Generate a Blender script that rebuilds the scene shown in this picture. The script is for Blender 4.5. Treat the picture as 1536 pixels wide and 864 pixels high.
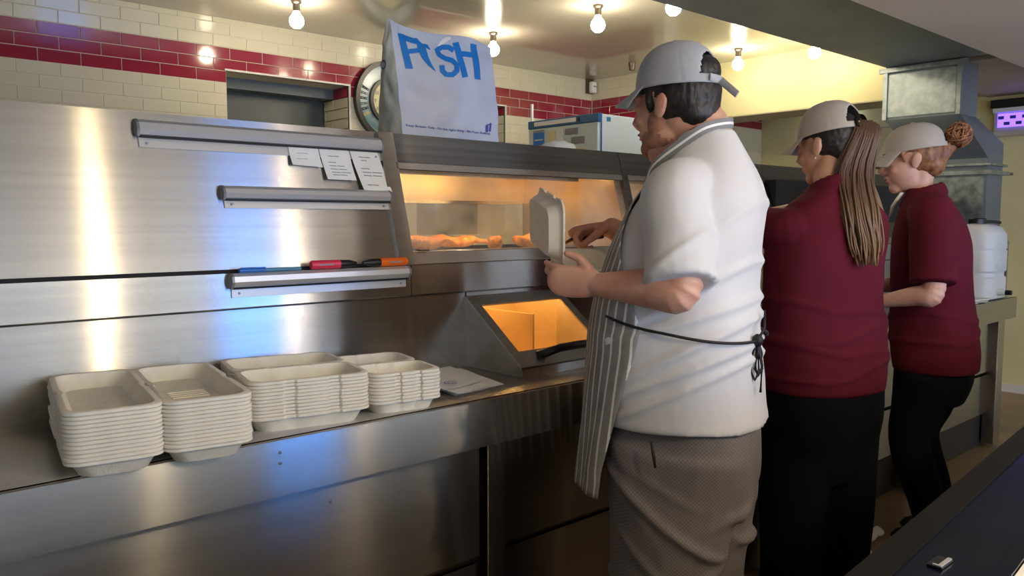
import bpy, bmesh, math, random
import numpy as np
from mathutils import Vector, Matrix, noise as mnoise

scene = bpy.context.scene
for o in list(bpy.data.objects):
    bpy.data.objects.remove(o)
col = scene.collection

# ---------------------------------------------------------------- camera
# pixel frame 1536 x 864, focal length 1210 px; X runs along the frying range, Y into it, Z up
F, CX, CY, CAMH = 1210.0, 768.0, 432.0, 1.32
YAW = math.atan2(1355, math.hypot(F, 102)); PITCH = math.atan(102 / F)
FW = np.array([math.cos(YAW) * math.cos(PITCH), math.sin(YAW) * math.cos(PITCH), -math.sin(PITCH)])
RT = np.array([math.sin(YAW), -math.cos(YAW), 0.0])
UP = np.cross(RT, FW)
CAM = np.array([0, 0, CAMH])
cam_d = bpy.data.cameras.new('camera'); cam = bpy.data.objects.new('camera', cam_d); col.objects.link(cam)
cam_d.sensor_width = 36.0; cam_d.lens = F / 1536.0 * 36.0; cam_d.clip_start = 0.03
m = Matrix.Identity(4)
for i in range(3):
    m[i][0] = RT[i]; m[i][1] = UP[i]; m[i][2] = -FW[i]; m[i][3] = CAM[i]
cam.matrix_world = m
scene.camera = cam

def ray(x, y): return FW + RT * (x - CX) / F + UP * (CY - y) / F
def on_y(x, y, d): r = ray(x, y); return CAM + r * d / r[1]
def on_x(x, y, d): r = ray(x, y); return CAM + r * d / r[0]
def on_z(x, y, z): r = ray(x, y); return CAM + r * (z - CAMH) / r[2]
def at_depth(x, y, d): return CAM + ray(x, y) * d

# ---------------------------------------------------------------- world, lights, exposure
scene.view_settings.view_transform = 'Standard'
scene.view_settings.look = 'None'
scene.view_settings.gamma = 1.0
scene.view_settings.use_curve_mapping = False
scene.view_settings.exposure = 0.55
world = bpy.data.worlds.new('world'); scene.world = world; world.use_nodes = True
bg = world.node_tree.nodes['Background']
bg.inputs['Color'].default_value = (0.72, 0.84, 1.0, 1); bg.inputs['Strength'].default_value = 1.0

def area(name, loc, rot, sx, sy, power, color):
    l = bpy.data.lights.new(name, 'AREA'); l.shape = 'RECTANGLE'; l.size = sx; l.size_y = sy
    l.energy = power; l.color = color
    o = bpy.data.objects.new(name, l); col.objects.link(o); o.location = loc; o.rotation_euler = rot
    return o
# assumed daylight from the unseen shop front behind the customer counter
area('assumed_shop_front_daylight', (1.6, -3.05, 1.45), (math.radians(90), 0, 0), 6.0, 2.0, 44, (0.78, 0.88, 1.0))
# unseen fill light added under the customer side's ceiling
area('added_customer_fill', (2.2, -1.0, 2.18), (0, 0, 0), 2.4, 0.6, 10, (1.0, 0.9, 0.75))

# ---------------------------------------------------------------- materials
def srgb(r, g, b):
    f = lambda c: (c / 255 / 12.92) if c / 255 <= 0.04045 else ((c / 255 + 0.055) / 1.055) ** 2.4
    return (f(r), f(g), f(b), 1.0)

def mat(name, color, rough=0.5, metal=0.0, **kw):
    M = bpy.data.materials.new(name); M.use_nodes = True
    nt = M.node_tree; b = nt.nodes['Principled BSDF']
    b.inputs['Base Color'].default_value = color
    b.inputs['Roughness'].default_value = rough
    b.inputs['Metallic'].default_value = metal
    for k, v in kw.items():
        key = {'sss': 'Subsurface Weight', 'coat': 'Coat Weight', 'trans': 'Transmission Weight', 'alpha': 'Alpha',
               'sheen': 'Sheen Weight', 'spec': 'Specular IOR Level', 'ior': 'IOR', 'aniso': 'Anisotropic', 'emit': 'Emission Strength'}.get(k)
        if key: b.inputs[key].default_value = v
    if 'emit_color' in kw: b.inputs['Emission Color'].default_value = kw['emit_color']
    return M

def noise_color(M, c1, c2, scale=(5, 5, 5), detail=3, lo=0.35, hi=0.65, rough=None, bump=0.0, bump_scale=None, coord='Object'):
    """colour variation and fine relief from stretched noise"""
    nt = M.node_tree; b = nt.nodes['Principled BSDF']
    tc = nt.nodes.new('ShaderNodeTexCoord'); mp = nt.nodes.new('ShaderNodeMapping')
    mp.inputs['Scale'].default_value = scale
    nt.links.new(tc.outputs[coord], mp.inputs['Vector'])
    n = nt.nodes.new('ShaderNodeTexNoise'); n.inputs['Scale'].default_value = 1.0; n.inputs['Detail'].default_value = detail
    nt.links.new(mp.outputs[0], n.inputs['Vector'])
    r = nt.nodes.new('ShaderNodeValToRGB'); e = r.color_ramp.elements
    e[0].position, e[0].color = lo, c1; e[1].position, e[1].color = hi, c2
    nt.links.new(n.outputs['Fac'], r.inputs['Fac']); nt.links.new(r.outputs['Color'], b.inputs['Base Color'])
    if rough:
        mr = nt.nodes.new('ShaderNodeMapRange'); mr.inputs['To Min'].default_value, mr.inputs['To Max'].default_value = rough
        nt.links.new(n.outputs['Fac'], mr.inputs['Value']); nt.links.new(mr.outputs[0], b.inputs['Roughness'])
    if bump:
        src = n
        if bump_scale:
            mp2 = nt.nodes.new('ShaderNodeMapping'); mp2.inputs['Scale'].default_value = bump_scale
            nt.links.new(tc.outputs[coord], mp2.inputs['Vector'])
            src = nt.nodes.new('ShaderNodeTexNoise'); src.inputs['Scale'].default_value = 1.0; src.inputs['Detail'].default_value = 4
            nt.links.new(mp2.outputs[0], src.inputs['Vector'])
        bp = nt.nodes.new('ShaderNodeBump'); bp.inputs['Strength'].default_value = bump; bp.inputs['Distance'].default_value = 0.01
        nt.links.new(src.outputs['Fac'], bp.inputs['Height']); nt.links.new(bp.outputs[0], b.inputs['Normal'])
    return M

def steel(name, tangent, c1, c2, rough=(0.25, 0.4), aniso=1.0, stretch=(0.6, 40, 60), groove=0.26):
    """brushed stainless steel, grain along X: reflections smear along the tangent"""
    M = mat(name, c1, 0.3, 1.0, aniso=aniso)
    noise_color(M, c1, c2, scale=stretch, detail=4, rough=rough)
    nt = M.node_tree; b = nt.nodes['Principled BSDF']
    c = nt.nodes.new('ShaderNodeCombineXYZ')
    for i in range(3): c.inputs[i].default_value = tangent[i]
    nt.links.new(c.outputs[0], b.inputs['Tangent'])
    # microscopic grooves of the brushing tilt the surface along the tangent only
    ge = nt.nodes.new('ShaderNodeNewGeometry'); wn = nt.nodes.new('ShaderNodeTexWhiteNoise'); wn.noise_dimensions = '3D'
    v1 = nt.nodes.new('ShaderNodeVectorMath'); v1.operation = 'SCALE'; v1.inputs['Scale'].default_value = 5000
    nt.links.new(ge.outputs['Position'], v1.inputs[0]); nt.links.new(v1.outputs[0], wn.inputs['Vector'])
    mr0 = nt.nodes.new('ShaderNodeMapRange'); mr0.inputs['To Min'].default_value = -groove; mr0.inputs['To Max'].default_value = groove
    nt.links.new(wn.outputs['Value'], mr0.inputs['Value'])
    v2 = nt.nodes.new('ShaderNodeVectorMath'); v2.operation = 'SCALE'; nt.links.new(c.outputs[0], v2.inputs[0]); nt.links.new(mr0.outputs[0], v2.inputs['Scale'])
    v3 = nt.nodes.new('ShaderNodeVectorMath'); v3.operation = 'ADD'; nt.links.new(ge.outputs['Normal'], v3.inputs[0]); nt.links.new(v2.outputs[0], v3.inputs[1])
    v4 = nt.nodes.new('ShaderNodeVectorMath'); v4.operation = 'NORMALIZE'; nt.links.new(v3.outputs[0], v4.inputs[0]); nt.links.new(v4.outputs[0], b.inputs['Normal'])
    # smears and wipe marks
    tc = nt.nodes.new('ShaderNodeTexCoord'); n = nt.nodes.new('ShaderNodeTexNoise'); n.inputs['Scale'].default_value = 2.0; n.inputs['Detail'].default_value = 2
    nt.links.new(tc.outputs['Object'], n.inputs['Vector'])
    mr = nt.nodes.new('ShaderNodeMapRange'); mr.inputs['From Min'].default_value = 0.35; mr.inputs['From Max'].default_value = 0.7
    mr.inputs['To Min'].default_value, mr.inputs['To Max'].default_value = rough
    nt.links.new(n.outputs['Fac'], mr.inputs['Value']); nt.links.new(mr.outputs[0], b.inputs['Roughness'])
    return M

def emit(name, color, strength):
    M = bpy.data.materials.new(name); M.use_nodes = True
    nt = M.node_tree; nt.nodes.remove(nt.nodes['Principled BSDF'])
    e = nt.nodes.new('ShaderNodeEmission'); e.inputs['Color'].default_value = color; e.inputs['Strength'].default_value = strength
    nt.links.new(e.outputs[0], nt.nodes['Material Output'].inputs['Surface'])
    return M

def glass(name, tint=(1, 1, 1, 1), gloss=0.12, rough=0.03, haze=0.0, haze_col=(0.8, 0.8, 0.8, 1)):
    M = bpy.data.materials.new(name); M.use_nodes = True
    nt = M.node_tree; nt.nodes.remove(nt.nodes['Principled BSDF'])
    t = nt.nodes.new('ShaderNodeBsdfTransparent'); t.inputs['Color'].default_value = tint
    g = nt.nodes.new('ShaderNodeBsdfGlossy'); g.inputs['Roughness'].default_value = rough
    mx = nt.nodes.new('ShaderNodeMixShader'); mx.inputs[0].default_value = gloss
    nt.links.new(t.outputs[0], mx.inputs[1]); nt.links.new(g.outputs[0], mx.inputs[2])
    last = mx
    if haze:
        d = nt.nodes.new('ShaderNodeBsdfDiffuse'); d.inputs['Color'].default_value = haze_col
        tc = nt.nodes.new('ShaderNodeTexCoord'); n = nt.nodes.new('ShaderNodeTexNoise'); n.inputs['Scale'].default_value = 6; n.inputs['Detail'].default_value = 5
        nt.links.new(tc.outputs['Object'], n.inputs['Vector'])
        mr = nt.nodes.new('ShaderNodeMapRange'); mr.inputs['From Min'].default_value = 0.35; mr.inputs['From Max'].default_value = 0.75
        mr.inputs['To Max'].default_value = haze
        nt.links.new(n.outputs['Fac'], mr.inputs['Value'])
        m2 = nt.nodes.new('ShaderNodeMixShader'); nt.links.new(mr.outputs[0], m2.inputs[0])
        nt.links.new(mx.outputs[0], m2.inputs[1]); nt.links.new(d.outputs[0], m2.inputs[2]); last = m2
    nt.links.new(last.outputs[0], nt.nodes['Material Output'].inputs['Surface'])
    return M

SC1, SC2 = (0.46, 0.445, 0.42, 1), (0.51, 0.495, 0.465, 1)
MT = {
 'steel': steel('brushed_steel_upright', (0, 0, 1), SC1, SC2, (0.17, 0.215)),
 'steel_top': steel('brushed_steel_flat', (0, 1, 0), SC1, SC2, (0.25, 0.42)),
 'steel_lid': steel('brushed_steel_lid', (0, 0.8, 0.6), SC1, SC2, (0.22, 0.36)),
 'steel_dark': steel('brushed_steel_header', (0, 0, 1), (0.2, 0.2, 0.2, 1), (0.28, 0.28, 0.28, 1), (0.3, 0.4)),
 'steel_in_glow': mat('inner_steel_glow_tint', (0.62, 0.5, 0.34, 1), 0.35, 0.7),  # amber glow of the cabinet lamps is put into the steel colour
 'gap': mat('dark_gap', (0.01, 0.01, 0.01, 1), 0.8),
 'kick': mat('dark_kick_plate', (0.05, 0.045, 0.04, 1), 0.5),
 'alu': mat('brushed_aluminium', (0.62, 0.62, 0.62, 1), 0.42, 0.55),
 'alu_dark': mat('aluminium_slot', (0.25, 0.25, 0.27, 1), 0.5, 0.5),
 'galv': noise_color(mat('galvanised_sheet', (0.4, 0.44, 0.44, 1), 0.38, 0.9), (0.30, 0.36, 0.36, 1), (0.52, 0.58, 0.58, 1), (22, 22, 22), 2, rough=(0.3, 0.5)),
 'duct': noise_color(mat('duct_grey_sheet', (0.2, 0.23, 0.25, 1), 0.45, 0.35), (0.17, 0.20, 0.22, 1), (0.23, 0.26, 0.28, 1), (3, 3, 3), 3, rough=(0.35, 0.5)),
 'tile_cream': mat('cream_glazed_tile', (0.72, 0.68, 0.52, 1), 0.12, coat=0.4),
 'tile_red': noise_color(mat('red_glazed_tile', (0.3, 0.02, 0.05, 1), 0.12, coat=0.4), (0.26, 0.012, 0.035, 1), (0.34, 0.022, 0.05, 1), (3, 3, 3)),
 'grout': mat('pale_grout', (0.74, 0.69, 0.57, 1), 0.9),
 'ceiling': noise_color(mat('gloss_ceiling_paint', (0.55, 0.52, 0.44, 1), 0.22, coat=0.5), (0.53, 0.50, 0.42, 1), (0.58, 0.55, 0.47, 1), (1.5, 1.5, 1.5), rough=(0.16, 0.26)),
 'soffit': noise_color(mat('beige_soffit_paint', (0.5, 0.46, 0.42, 1), 0.7), (0.66, 0.60, 0.55, 1), (0.72, 0.66, 0.60, 1), (2, 2, 2)),
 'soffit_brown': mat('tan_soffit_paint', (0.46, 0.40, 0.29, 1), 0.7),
 'yellow': noise_color(mat('yellow_wall_paint', (0.74, 0.66, 0.30, 1), 0.6), (0.68, 0.63, 0.34, 1), (0.74, 0.69, 0.41, 1), (2, 2, 2)),
 'floor': noise_color(mat('tan_vinyl_floor', (0.3, 0.2, 0.1, 1), 0.4), (0.24, 0.155, 0.07, 1), (0.36, 0.25, 0.125, 1), (4, 4, 4), 5, rough=(0.3, 0.5)),
 'white_paint': mat('white_paint', (0.75, 0.73, 0.68, 1), 0.5),
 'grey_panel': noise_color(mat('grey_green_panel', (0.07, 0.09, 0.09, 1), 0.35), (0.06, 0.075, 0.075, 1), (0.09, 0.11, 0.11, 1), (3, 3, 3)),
 'grey_panel2': mat('grey_blue_lintel', (0.14, 0.17, 0.18, 1), 0.4),
 'pulp': noise_color(mat('cream_bagasse_pulp', (0.82, 0.76, 0.62, 1), 0.75, sss=0.05), (0.84, 0.78, 0.64, 1), (0.90, 0.84, 0.71, 1), (30, 30, 30), 3, bump=0.15, bump_scale=(250, 250, 250)),
 'paper': noise_color(mat('white_paper', (0.85, 0.84, 0.8, 1), 0.8), (0.82, 0.81, 0.77, 1), (0.88, 0.87, 0.84, 1), (20, 20, 20)),
 'ink': mat('faint_print_ink', (0.28, 0.28, 0.3, 1), 0.8),
 'black': mat('black_plastic', (0.012, 0.012, 0.013, 1), 0.35),
 'black_matt': mat('matt_black', (0.015, 0.015, 0.016, 1), 0.7),
 'white_plastic': mat('white_plastic', (0.8, 0.8, 0.8, 1), 0.4),
 'blue_ink': mat('blue_print', (0.01, 0.19, 0.62, 1), 0.45),
 'navy_ink': mat('navy_print', (0.05, 0.07, 0.36, 1), 0.5),
 'bulb': emit('lit_bulb', (1.0, 0.86, 0.62, 1), 85.0),
 'brass': mat('lamp_holder_metal', (0.12, 0.1, 0.08, 1), 0.4, 0.8),
}

# ---------------------------------------------------------------- geometry helpers
class MB:
    """collects shapes in world coordinates; build() links them as ONE mesh object"""
    def __init__(s): s.v = []; s.f = []
    def add(s, V, Fc):
        n = len(s.v); s.v += [tuple(map(float, p)) for p in V]; s.f += [tuple(i + n for i in f) for f in Fc]; return s
    def box(s, x0, x1, y0, y1, z0, z1, bev=0.0):
        bm = bmesh.new(); bmesh.ops.create_cube(bm, size=1.0)
        for v in bm.verts:
            v.co = Vector((x0 + (v.co.x + .5) * (x1 - x0), y0 + (v.co.y + .5) * (y1 - y0), z0 + (v.co.z + .5) * (z1 - z0)))
        if bev: bmesh.ops.bevel(bm, geom=bm.edges[:], offset=bev, segments=2, affect='EDGES', profile=0.5)
        return s.bm(bm)
    def bm(s, bm):
        bm.verts.index_update(); V = [v.co[:] for v in bm.verts]; Fc = [tuple(v.index for v in f.verts) for f in bm.faces]
        bm.free(); return s.add(V, Fc)
    def prism(s, poly, axis, a, b):
        """extrude a 2D polygon; axis 'x': poly is (y,z); 'y': (x,z); 'z': (x,y)"""
        def P(u, w, t): return {'x': (t, u, w), 'y': (u, t, w), 'z': (u, w, t)}[axis]
        n = len(poly); V = [P(u, w, a) for u, w in poly] + [P(u, w, b) for u, w in poly]
        Fc = [tuple(range(n))[::-1], tuple(range(n, 2 * n))] + [(i, (i + 1) % n, n + (i + 1) % n, n + i) for i in range(n)]
        return s.add(V, Fc)
    def tube(s, pts, radii, n=12, hint=(0, 0, 1), cap=True, round_cap=False, ratio=1.0):
        V, Fc = tube_mesh(pts, radii, n, hint, cap, round_cap, ratio); return s.add(V, Fc)
    def lathe(s, prof, c, n=24, axis='z'):
        """prof: list of (r, h)"""
        V = []
        for r, h in prof:
            for k in range(n):
                a = 2 * math.pi * k / n; u, w = r * math.cos(a), r * math.sin(a)
                p = {'z': (u, w, h), 'y': (u, h, w), 'x': (h, u, w)}[axis]
                V.append((c[0] + p[0], c[1] + p[1], c[2] + p[2]))
        Fc = [(i * n + k, i * n + (k + 1) % n, (i + 1) * n + (k + 1) % n, (i + 1) * n + k) for i in range(len(prof) - 1) for k in range(n)]
        return s.add(V, Fc)
    def ball(s, c, r, seg=16, rings=10):
        r = (r, r, r) if np.isscalar(r) else r
        prof = [(math.sin(math.pi * i / rings), -math.cos(math.pi * i / rings)) for i in range(rings + 1)]
        V = []; 
        for pr, ph in prof:
            pr = max(pr, 1e-3)
            for k in range(seg):
                a = 2 * math.pi * k / seg; V.append((c[0] + r[0] * pr * math.cos(a), c[1] + r[1] * pr * math.sin(a), c[2] + r[2] * ph))
        Fc = [(i * seg + k, i * seg + (k + 1) % seg, (i + 1) * seg + (k + 1) % seg, (i + 1) * seg + k) for i in range(rings) for k in range(seg)]
        Fc += [tuple(range(seg))[::-1], tuple(range(rings * seg, (rings + 1) * seg))]
        return s.add(V, Fc)
    def xf(s, fn): s.v = [tuple(fn(p)) for p in s.v]; return s
    def mesh(s, name, off=(0, 0, 0), smooth=False):
        me = bpy.data.meshes.new(name)
        me.from_pydata([(p[0] - off[0], p[1] - off[1], p[2] - off[2]) for p in s.v], [], s.f); me.update()
        bm = bmesh.new(); bm.from_mesh(me); bmesh.ops.recalc_face_normals(bm, faces=bm.faces); bm.to_mesh(me); bm.free()
        if smooth:
            for p in me.polygons: p.use_smooth = True
        return me
    def build(s, name, material, parent=None, smooth=False, origin=None):
        """top-level: origin at the centre of the base (or given); part: parent-relative"""
        A = np.array(s.v); base = ((A[:, 0].min() + A[:, 0].max()) / 2, (A[:, 1].min() + A[:, 1].max()) / 2, A[:, 2].min())
        if origin is not None: base = origin
        me = s.mesh(name, base, smooth)
        o = bpy.data.objects.new(name, me); col.objects.link(o); put(o, base, parent)
        if isinstance(material, str): material = MT[material]
        me.materials.append(material)
        if smooth == 'auto': auto_smooth(o)
        return o

WORLD_LOC = {}
def put(o, base, parent):
    WORLD_LOC[o.name] = tuple(base)
    if parent is not None:
        o.parent = parent; pl = WORLD_LOC[parent.name]; o.location = [base[i] - pl[i] for i in range(3)]
    else: o.location = base

def auto_smooth(o, ang=40):
    me = o.data
    bm = bmesh.new(); bm.from_mesh(me)
    for e in bm.edges:
        e.smooth = not (len(e.link_faces) == 2 and e.calc_face_angle(0) > math.radians(ang))
    for f in bm.faces: f.smooth = True
    bm.to_mesh(me); bm.free()

def tag(o, label=None, cat=None, group=None, kind=None):
    if label: o['label'] = label
    if cat: o['category'] = cat
    if group: o['group'] = group
    if kind: o['kind'] = kind
    return o
def thing(name, loc, label, cat, group=None):
    o = bpy.data.objects.new(name, None); col.objects.link(o); o.empty_display_size = 0.05
    o.location = loc; WORLD_LOC[o.name] = tuple(loc)
    return tag(o, label, cat, group)
def struct(o): o['kind'] = 'structure'; return o

def frame_for(t, hint):
    t = t / np.linalg.norm(t); h = np.array(hint, float)
    u = h - t * (h @ t)
    if np.linalg.norm(u) < 1e-3: h = np.array([1.0, 0.1, 0]); u = h - t * (h @ t)
    u /= np.linalg.norm(u); return u, np.cross(t, u)

def tube_mesh(pts, radii, n=12, hint=(0, 0, 1), cap=True, round_cap=False, ratio=1.0):
    """swept ellipse: radius along the hint direction is r, across it r*ratio; a radius may be a pair"""
    P = [np.array(p, float) for p in pts]
    R = [(r if isinstance(r, tuple) else (r, r * ratio)) for r in (radii if hasattr(radii, '__len__') else [radii] * len(P))]
    T = []
    for i in range(len(P)):
        a = P[max(i - 1, 0)]; b = P[min(i + 1, len(P) - 1)]; t = b - a; T.append(t / (np.linalg.norm(t) + 1e-9))
    rings = []
    for i in range(len(P)):
        rings.append((P[i], R[i], T[i]))
    if round_cap:
        def capr(p, r, t, sgn):
            k = max(r); out = []
            for a in (0.35, 0.7, 1.05, 1.35):
                out.append((p + sgn * t * k * math.sin(a), (r[0] * math.cos(a), r[1] * math.cos(a)), t))
            return out
        rings = capr(P[0], R[0], T[0], -1)[::-1] + rings + capr(P[-1], R[-1], T[-1], 1)
    V = []; 
    for p, r, t in rings:
        u, w = frame_for(t, hint)
        for k in range(n):
            a = 2 * math.pi * k / n; V.append(p + u * r[0] * math.cos(a) + w * r[1] * math.sin(a))
    N = len(rings)
    Fc = [(i * n + k, i * n + (k + 1) % n, (i + 1) * n + (k + 1) % n, (i + 1) * n + k) for i in range(N - 1) for k in range(n)]
    if cap: Fc += [tuple(range(n))[::-1], tuple(range((N - 1) * n, N * n))]
    return V, Fc

def spline(keys, t):
    """monotone-ish smooth interpolation of rows [(t, a, b, ...)] at t"""
    ks = np.array(keys, float); ts = ks[:, 0]
    if t <= ts[0]: return ks[0, 1:]
    if t >= ts[-1]: return ks[-1, 1:]
    i = int(np.searchsorted(ts, t)) - 1; i = max(0, min(i, len(ts) - 2))
    h = ts[i + 1] - ts[i]; u = (t - ts[i]) / h
    def slope(j):
        if j == 0: return (ks[1, 1:] - ks[0, 1:]) / (ts[1] - ts[0])
        if j == len(ts) - 1: return (ks[-1, 1:] - ks[-2, 1:]) / (ts[-1] - ts[-2])
        return (ks[j + 1, 1:] - ks[j - 1, 1:]) / (ts[j + 1] - ts[j - 1])
    m0, m1 = slope(i) * h, slope(i + 1) * h; p0, p1 = ks[i, 1:], ks[i + 1, 1:]
    return (2*u**3 - 3*u**2 + 1)*p0 + (u**3 - 2*u**2 + u)*m0 + (-2*u**3 + 3*u**2)*p1 + (u**3 - u**2)*m1

def text_mesh(txt, size, name):
    c = bpy.data.curves.new('tmp_text', 'FONT'); c.body = txt; c.size = size; c.extrude = 0.0; c.align_x = 'LEFT'; c.offset = 0.012 * size; c.resolution_u = 2
    o = bpy.data.objects.new('tmp_text', c); col.objects.link(o)
    dg = bpy.context.evaluated_depsgraph_get(); dg.update()
    me = bpy.data.meshes.new_from_object(o.evaluated_get(dg)); me.name = name
    bpy.data.objects.remove(o); bpy.data.curves.remove(c)
    V = [v.co[:] for v in me.vertices]; Fc = [tuple(p.vertices) for p in me.polygons]; bpy.data.meshes.remove(me)
    return V, Fc

# ---------------------------------------------------------------- the room
CEIL = 2.565; YB = 5.0; XJ = 5.44; YJ = 4.2; XR = 6.95; YF = -3.2; XL = -2.6
floor = struct(MB().box(XL, XR + .1, YF, YB + .5, -0.05, 0).build('floor', 'floor'))
ceiling = struct(MB().box(XL, XR + .1, 1.2, YB + .5, CEIL, CEIL + .05).build('ceiling', 'ceiling'))
ceil_low = struct(MB().box(XL, XR, YF, 1.57, 2.2, 2.25).build('ceiling', 'soffit'))
struct(MB().box(XL, XR, 1.53, 1.57, 2.25, CEIL).build('trim_1', 'soffit'))
# tan soffit beside the duct and the yellow downstand beam
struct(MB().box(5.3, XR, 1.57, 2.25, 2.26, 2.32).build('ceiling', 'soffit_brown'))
beam = struct(MB().box(5.62, 5.98, 2.2, YJ, 2.139, CEIL).build('trim_2', 'yellow'))
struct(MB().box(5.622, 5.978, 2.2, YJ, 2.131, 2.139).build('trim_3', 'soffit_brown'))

HZ = [(2.09, 2.955, 1.2, 2.245), (3.52, 4.4, 1.2, 2.238)]      # two hatch recesses in the back wall
def wall_with_holes(name, x0, x1, y0, y1, z0, z1, holes, m):
    b = MB(); xs = x0
    for (a, c, lo, hi) in holes:
        b.box(xs, a, y0, y1, z0, z1); b.box(a, c, y0, y1, hi, z1); b.box(a, c, y0, y1, z0, lo); xs = c
    b.box(xs, x1, y0, y1, z0, z1)
    return struct(b.build(name, m))
wall_back = wall_with_holes('wall_back', XL, XJ + .1, YB, YB + .35, 0, CEIL, HZ, 'grout')
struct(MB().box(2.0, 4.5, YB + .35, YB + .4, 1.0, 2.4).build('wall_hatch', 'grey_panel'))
wall_jog = struct(MB().box(XJ, XJ + .1, YJ + .1, YB, 0, CEIL).build('wall_jog', 'grout'))
wall_far = struct(MB().box(XJ, XR, YJ, YJ + .1, 0, CEIL).build('wall_far', 'grout'))
wall_right = struct(MB().box(XR, XR + .1, YF, YJ + .1, 0, CEIL).build('wall_right', 'yellow'))
struct(MB().box(XR - .02, XR, YF, YJ, 0.0, 0.06).build('baseboard_right', 'white_paint'))
wall_left = struct(MB().box(XL - .1, XL, YF, YB + .4, 0, CEIL).build('wall_left', 'white_paint'))
# assumed, unseen shop front behind the customer: low wall, head and posts with open daylight between
wf = MB(); wf.box(XL, XR, YF - .1, YF, 0, 0.45); wf.box(XL, XR, YF - .1, YF, 2.1, 2.25)
for x in (XL, -1.0, 0.6, 2.2, 2.72, 3.45, 4.6, 5.8, XR - .1): wf.box(x, x + .08, YF - .1, YF, .45, 2.1)
wall_front = struct(wf.build('wall_front', 'white_paint'))
# assumed blue glowing pane, unseen, added for the blue reflection in the steel
MT['assumed_blue_pane'] = emit('assumed_blue_glow', (0.02, 0.28, 1.0, 1), 10.0)
struct(MB().box(2.80, 3.45, YF - .06, YF - .05, .45, 2.1).build('assumed_glow_pane', 'assumed_blue_pane'))

TILE_CACHE = {}
TW, TH, G = 0.2125, 0.0717, 0.004
def tile_mesh(w, h, red):
    k = (round(w, 4), round(h, 4), red)
    if k not in TILE_CACHE:
        d, i = 0.0035, 0.0015; w2, h2 = w / 2, h / 2
        V = [(-w2, 0, -h2), (w2, 0, -h2), (w2, 0, h2), (-w2, 0, h2), (-w2, -d + i, -h2), (w2, -d + i, -h2), (w2, -d + i, h2), (-w2, -d + i, h2),
             (-w2 + i, -d, -h2 + i), (w2 - i, -d, -h2 + i), (w2 - i, -d, h2 - i), (-w2 + i, -d, h2 - i)]
        Fc = [(8, 9, 10, 11)]
        for a in range(4):
            c = (a + 1) % 4; Fc += [(4 + a, 4 + c, 8 + c, 8 + a), (a, c, 4 + c, 4 + a)]
        me = bpy.data.meshes.new('wall_tile'); me.from_pydata(V, [], Fc); me.update()
        me.materials.append(MT['tile_red'] if red else MT['tile_cream']); TILE_CACHE[k] = me
    return TILE_CACHE[k]
def tiles(parent, plane, fixed, u0, u1, zlo, zhi, holes=(), phase=0.0):
    """plane 'y': wall facing -Y at y=fixed, u is x; plane 'x': wall facing -X at x=fixed, u is y"""
    pl = WORLD_LOC[parent.name]; r0 = math.floor((zlo - 2.172) / TH); r = r0
    while 2.172 + r * TH < zhi - .01:
        z0 = max(2.172 + r * TH, zlo); z1 = min(2.172 + (r + 1) * TH, zhi); red = r in (0, 1, 2)
        k = math.floor((u0 - phase) / TW) - 1
        while True:
            a = phase + k * TW + (TW / 2 if r % 2 else 0); b = a + TW; k += 1
            if a > u1: break
            a, b = max(a, u0), min(b, u1)
            segs = [(a, b)]
            for (h0, h1, lo, hi) in holes:
                if z1 > lo + .005 and z0 < hi - .012:
                    segs = [q for s in segs for q in ((s[0], min(s[1], h0)), (max(s[0], h1), s[1])) if q[1] - q[0] > 0]
            for s in segs:
                if s[1] - s[0] < 0.012 or z1 - z0 < .012: continue
                o = bpy.data.objects.new('wall_tile', tile_mesh(s[1] - s[0] - G, z1 - z0 - G, red)); col.objects.link(o)
                c = (s[0] + s[1]) / 2; zc = (z0 + z1) / 2
                o.parent = parent
                if plane == 'y': o.location = (c - pl[0], fixed - pl[1], zc - pl[2])
                else: o.location = (fixed - pl[0], c - pl[1], zc - pl[2]); o.rotation_euler = (0, 0, -math.pi / 2)
        r += 1
tiles(wall_back, 'y', YB, 0.72, XJ, 1.74, CEIL, HZ, phase=0.842)
tiles(wall_jog, 'x', XJ, YJ + .11, YB - .01, 1.74, CEIL)
tiles(wall_far, 'y', YJ, XJ + .2, XR, 1.95, 2.39)
for (a, c, lo, hi) in HZ:
    reveal = struct(MB().box(c, c + .03, YB + .004, YB + .35, 1.5, hi).build('trim_4', 'grout'))
    # the tiled right-hand return of the recess
    tiles(reveal, 'x', c, YB + .01, YB + .34, 1.8, hi)
    struct(MB().box(a - .012, c + .012, YB - .012, YB + .02, hi, hi + .012).box(c, c + .012, YB - .012, YB + .004, 1.6, hi).build('trim_5', 'white_paint'))
    struct(MB().box(a, c, YB + .2, YB + .345, hi - .07, hi).build('trim_6', 'grey_panel2'))

# ---------------------------------------------------------------- duct
duct = thing('extraction_duct', (3.0, 1.95, 2.28), 'grey sheet-metal extraction duct running under the ceiling and down beside the range end', 'duct')
MBd = MB().box(-1.5, 5.2, 1.6, 2.27, 2.27, 2.50)
MBd.build('duct_run', 'duct', duct)
b = MB().box(5.2, 5.45, 1.83, 2.28, 1.945, 2.50); b.build('drop_box', 'duct', duct)
MB().box(5.192, 5.2, 1.86, 2.26, 1.96, 2.225, 0.002).build('front_sheet', 'galv', duct)
fl = MB()
fl.box(5.17, 5.2, 1.80, 2.31, 2.235, 2.262); fl.box(5.18, 5.2, 2.26, 2.285, 1.945, 2.24); fl.box(5.18, 5.2, 1.83, 1.855, 1.945, 2.24)
fl.build('flange', 'galv', duct)
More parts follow.
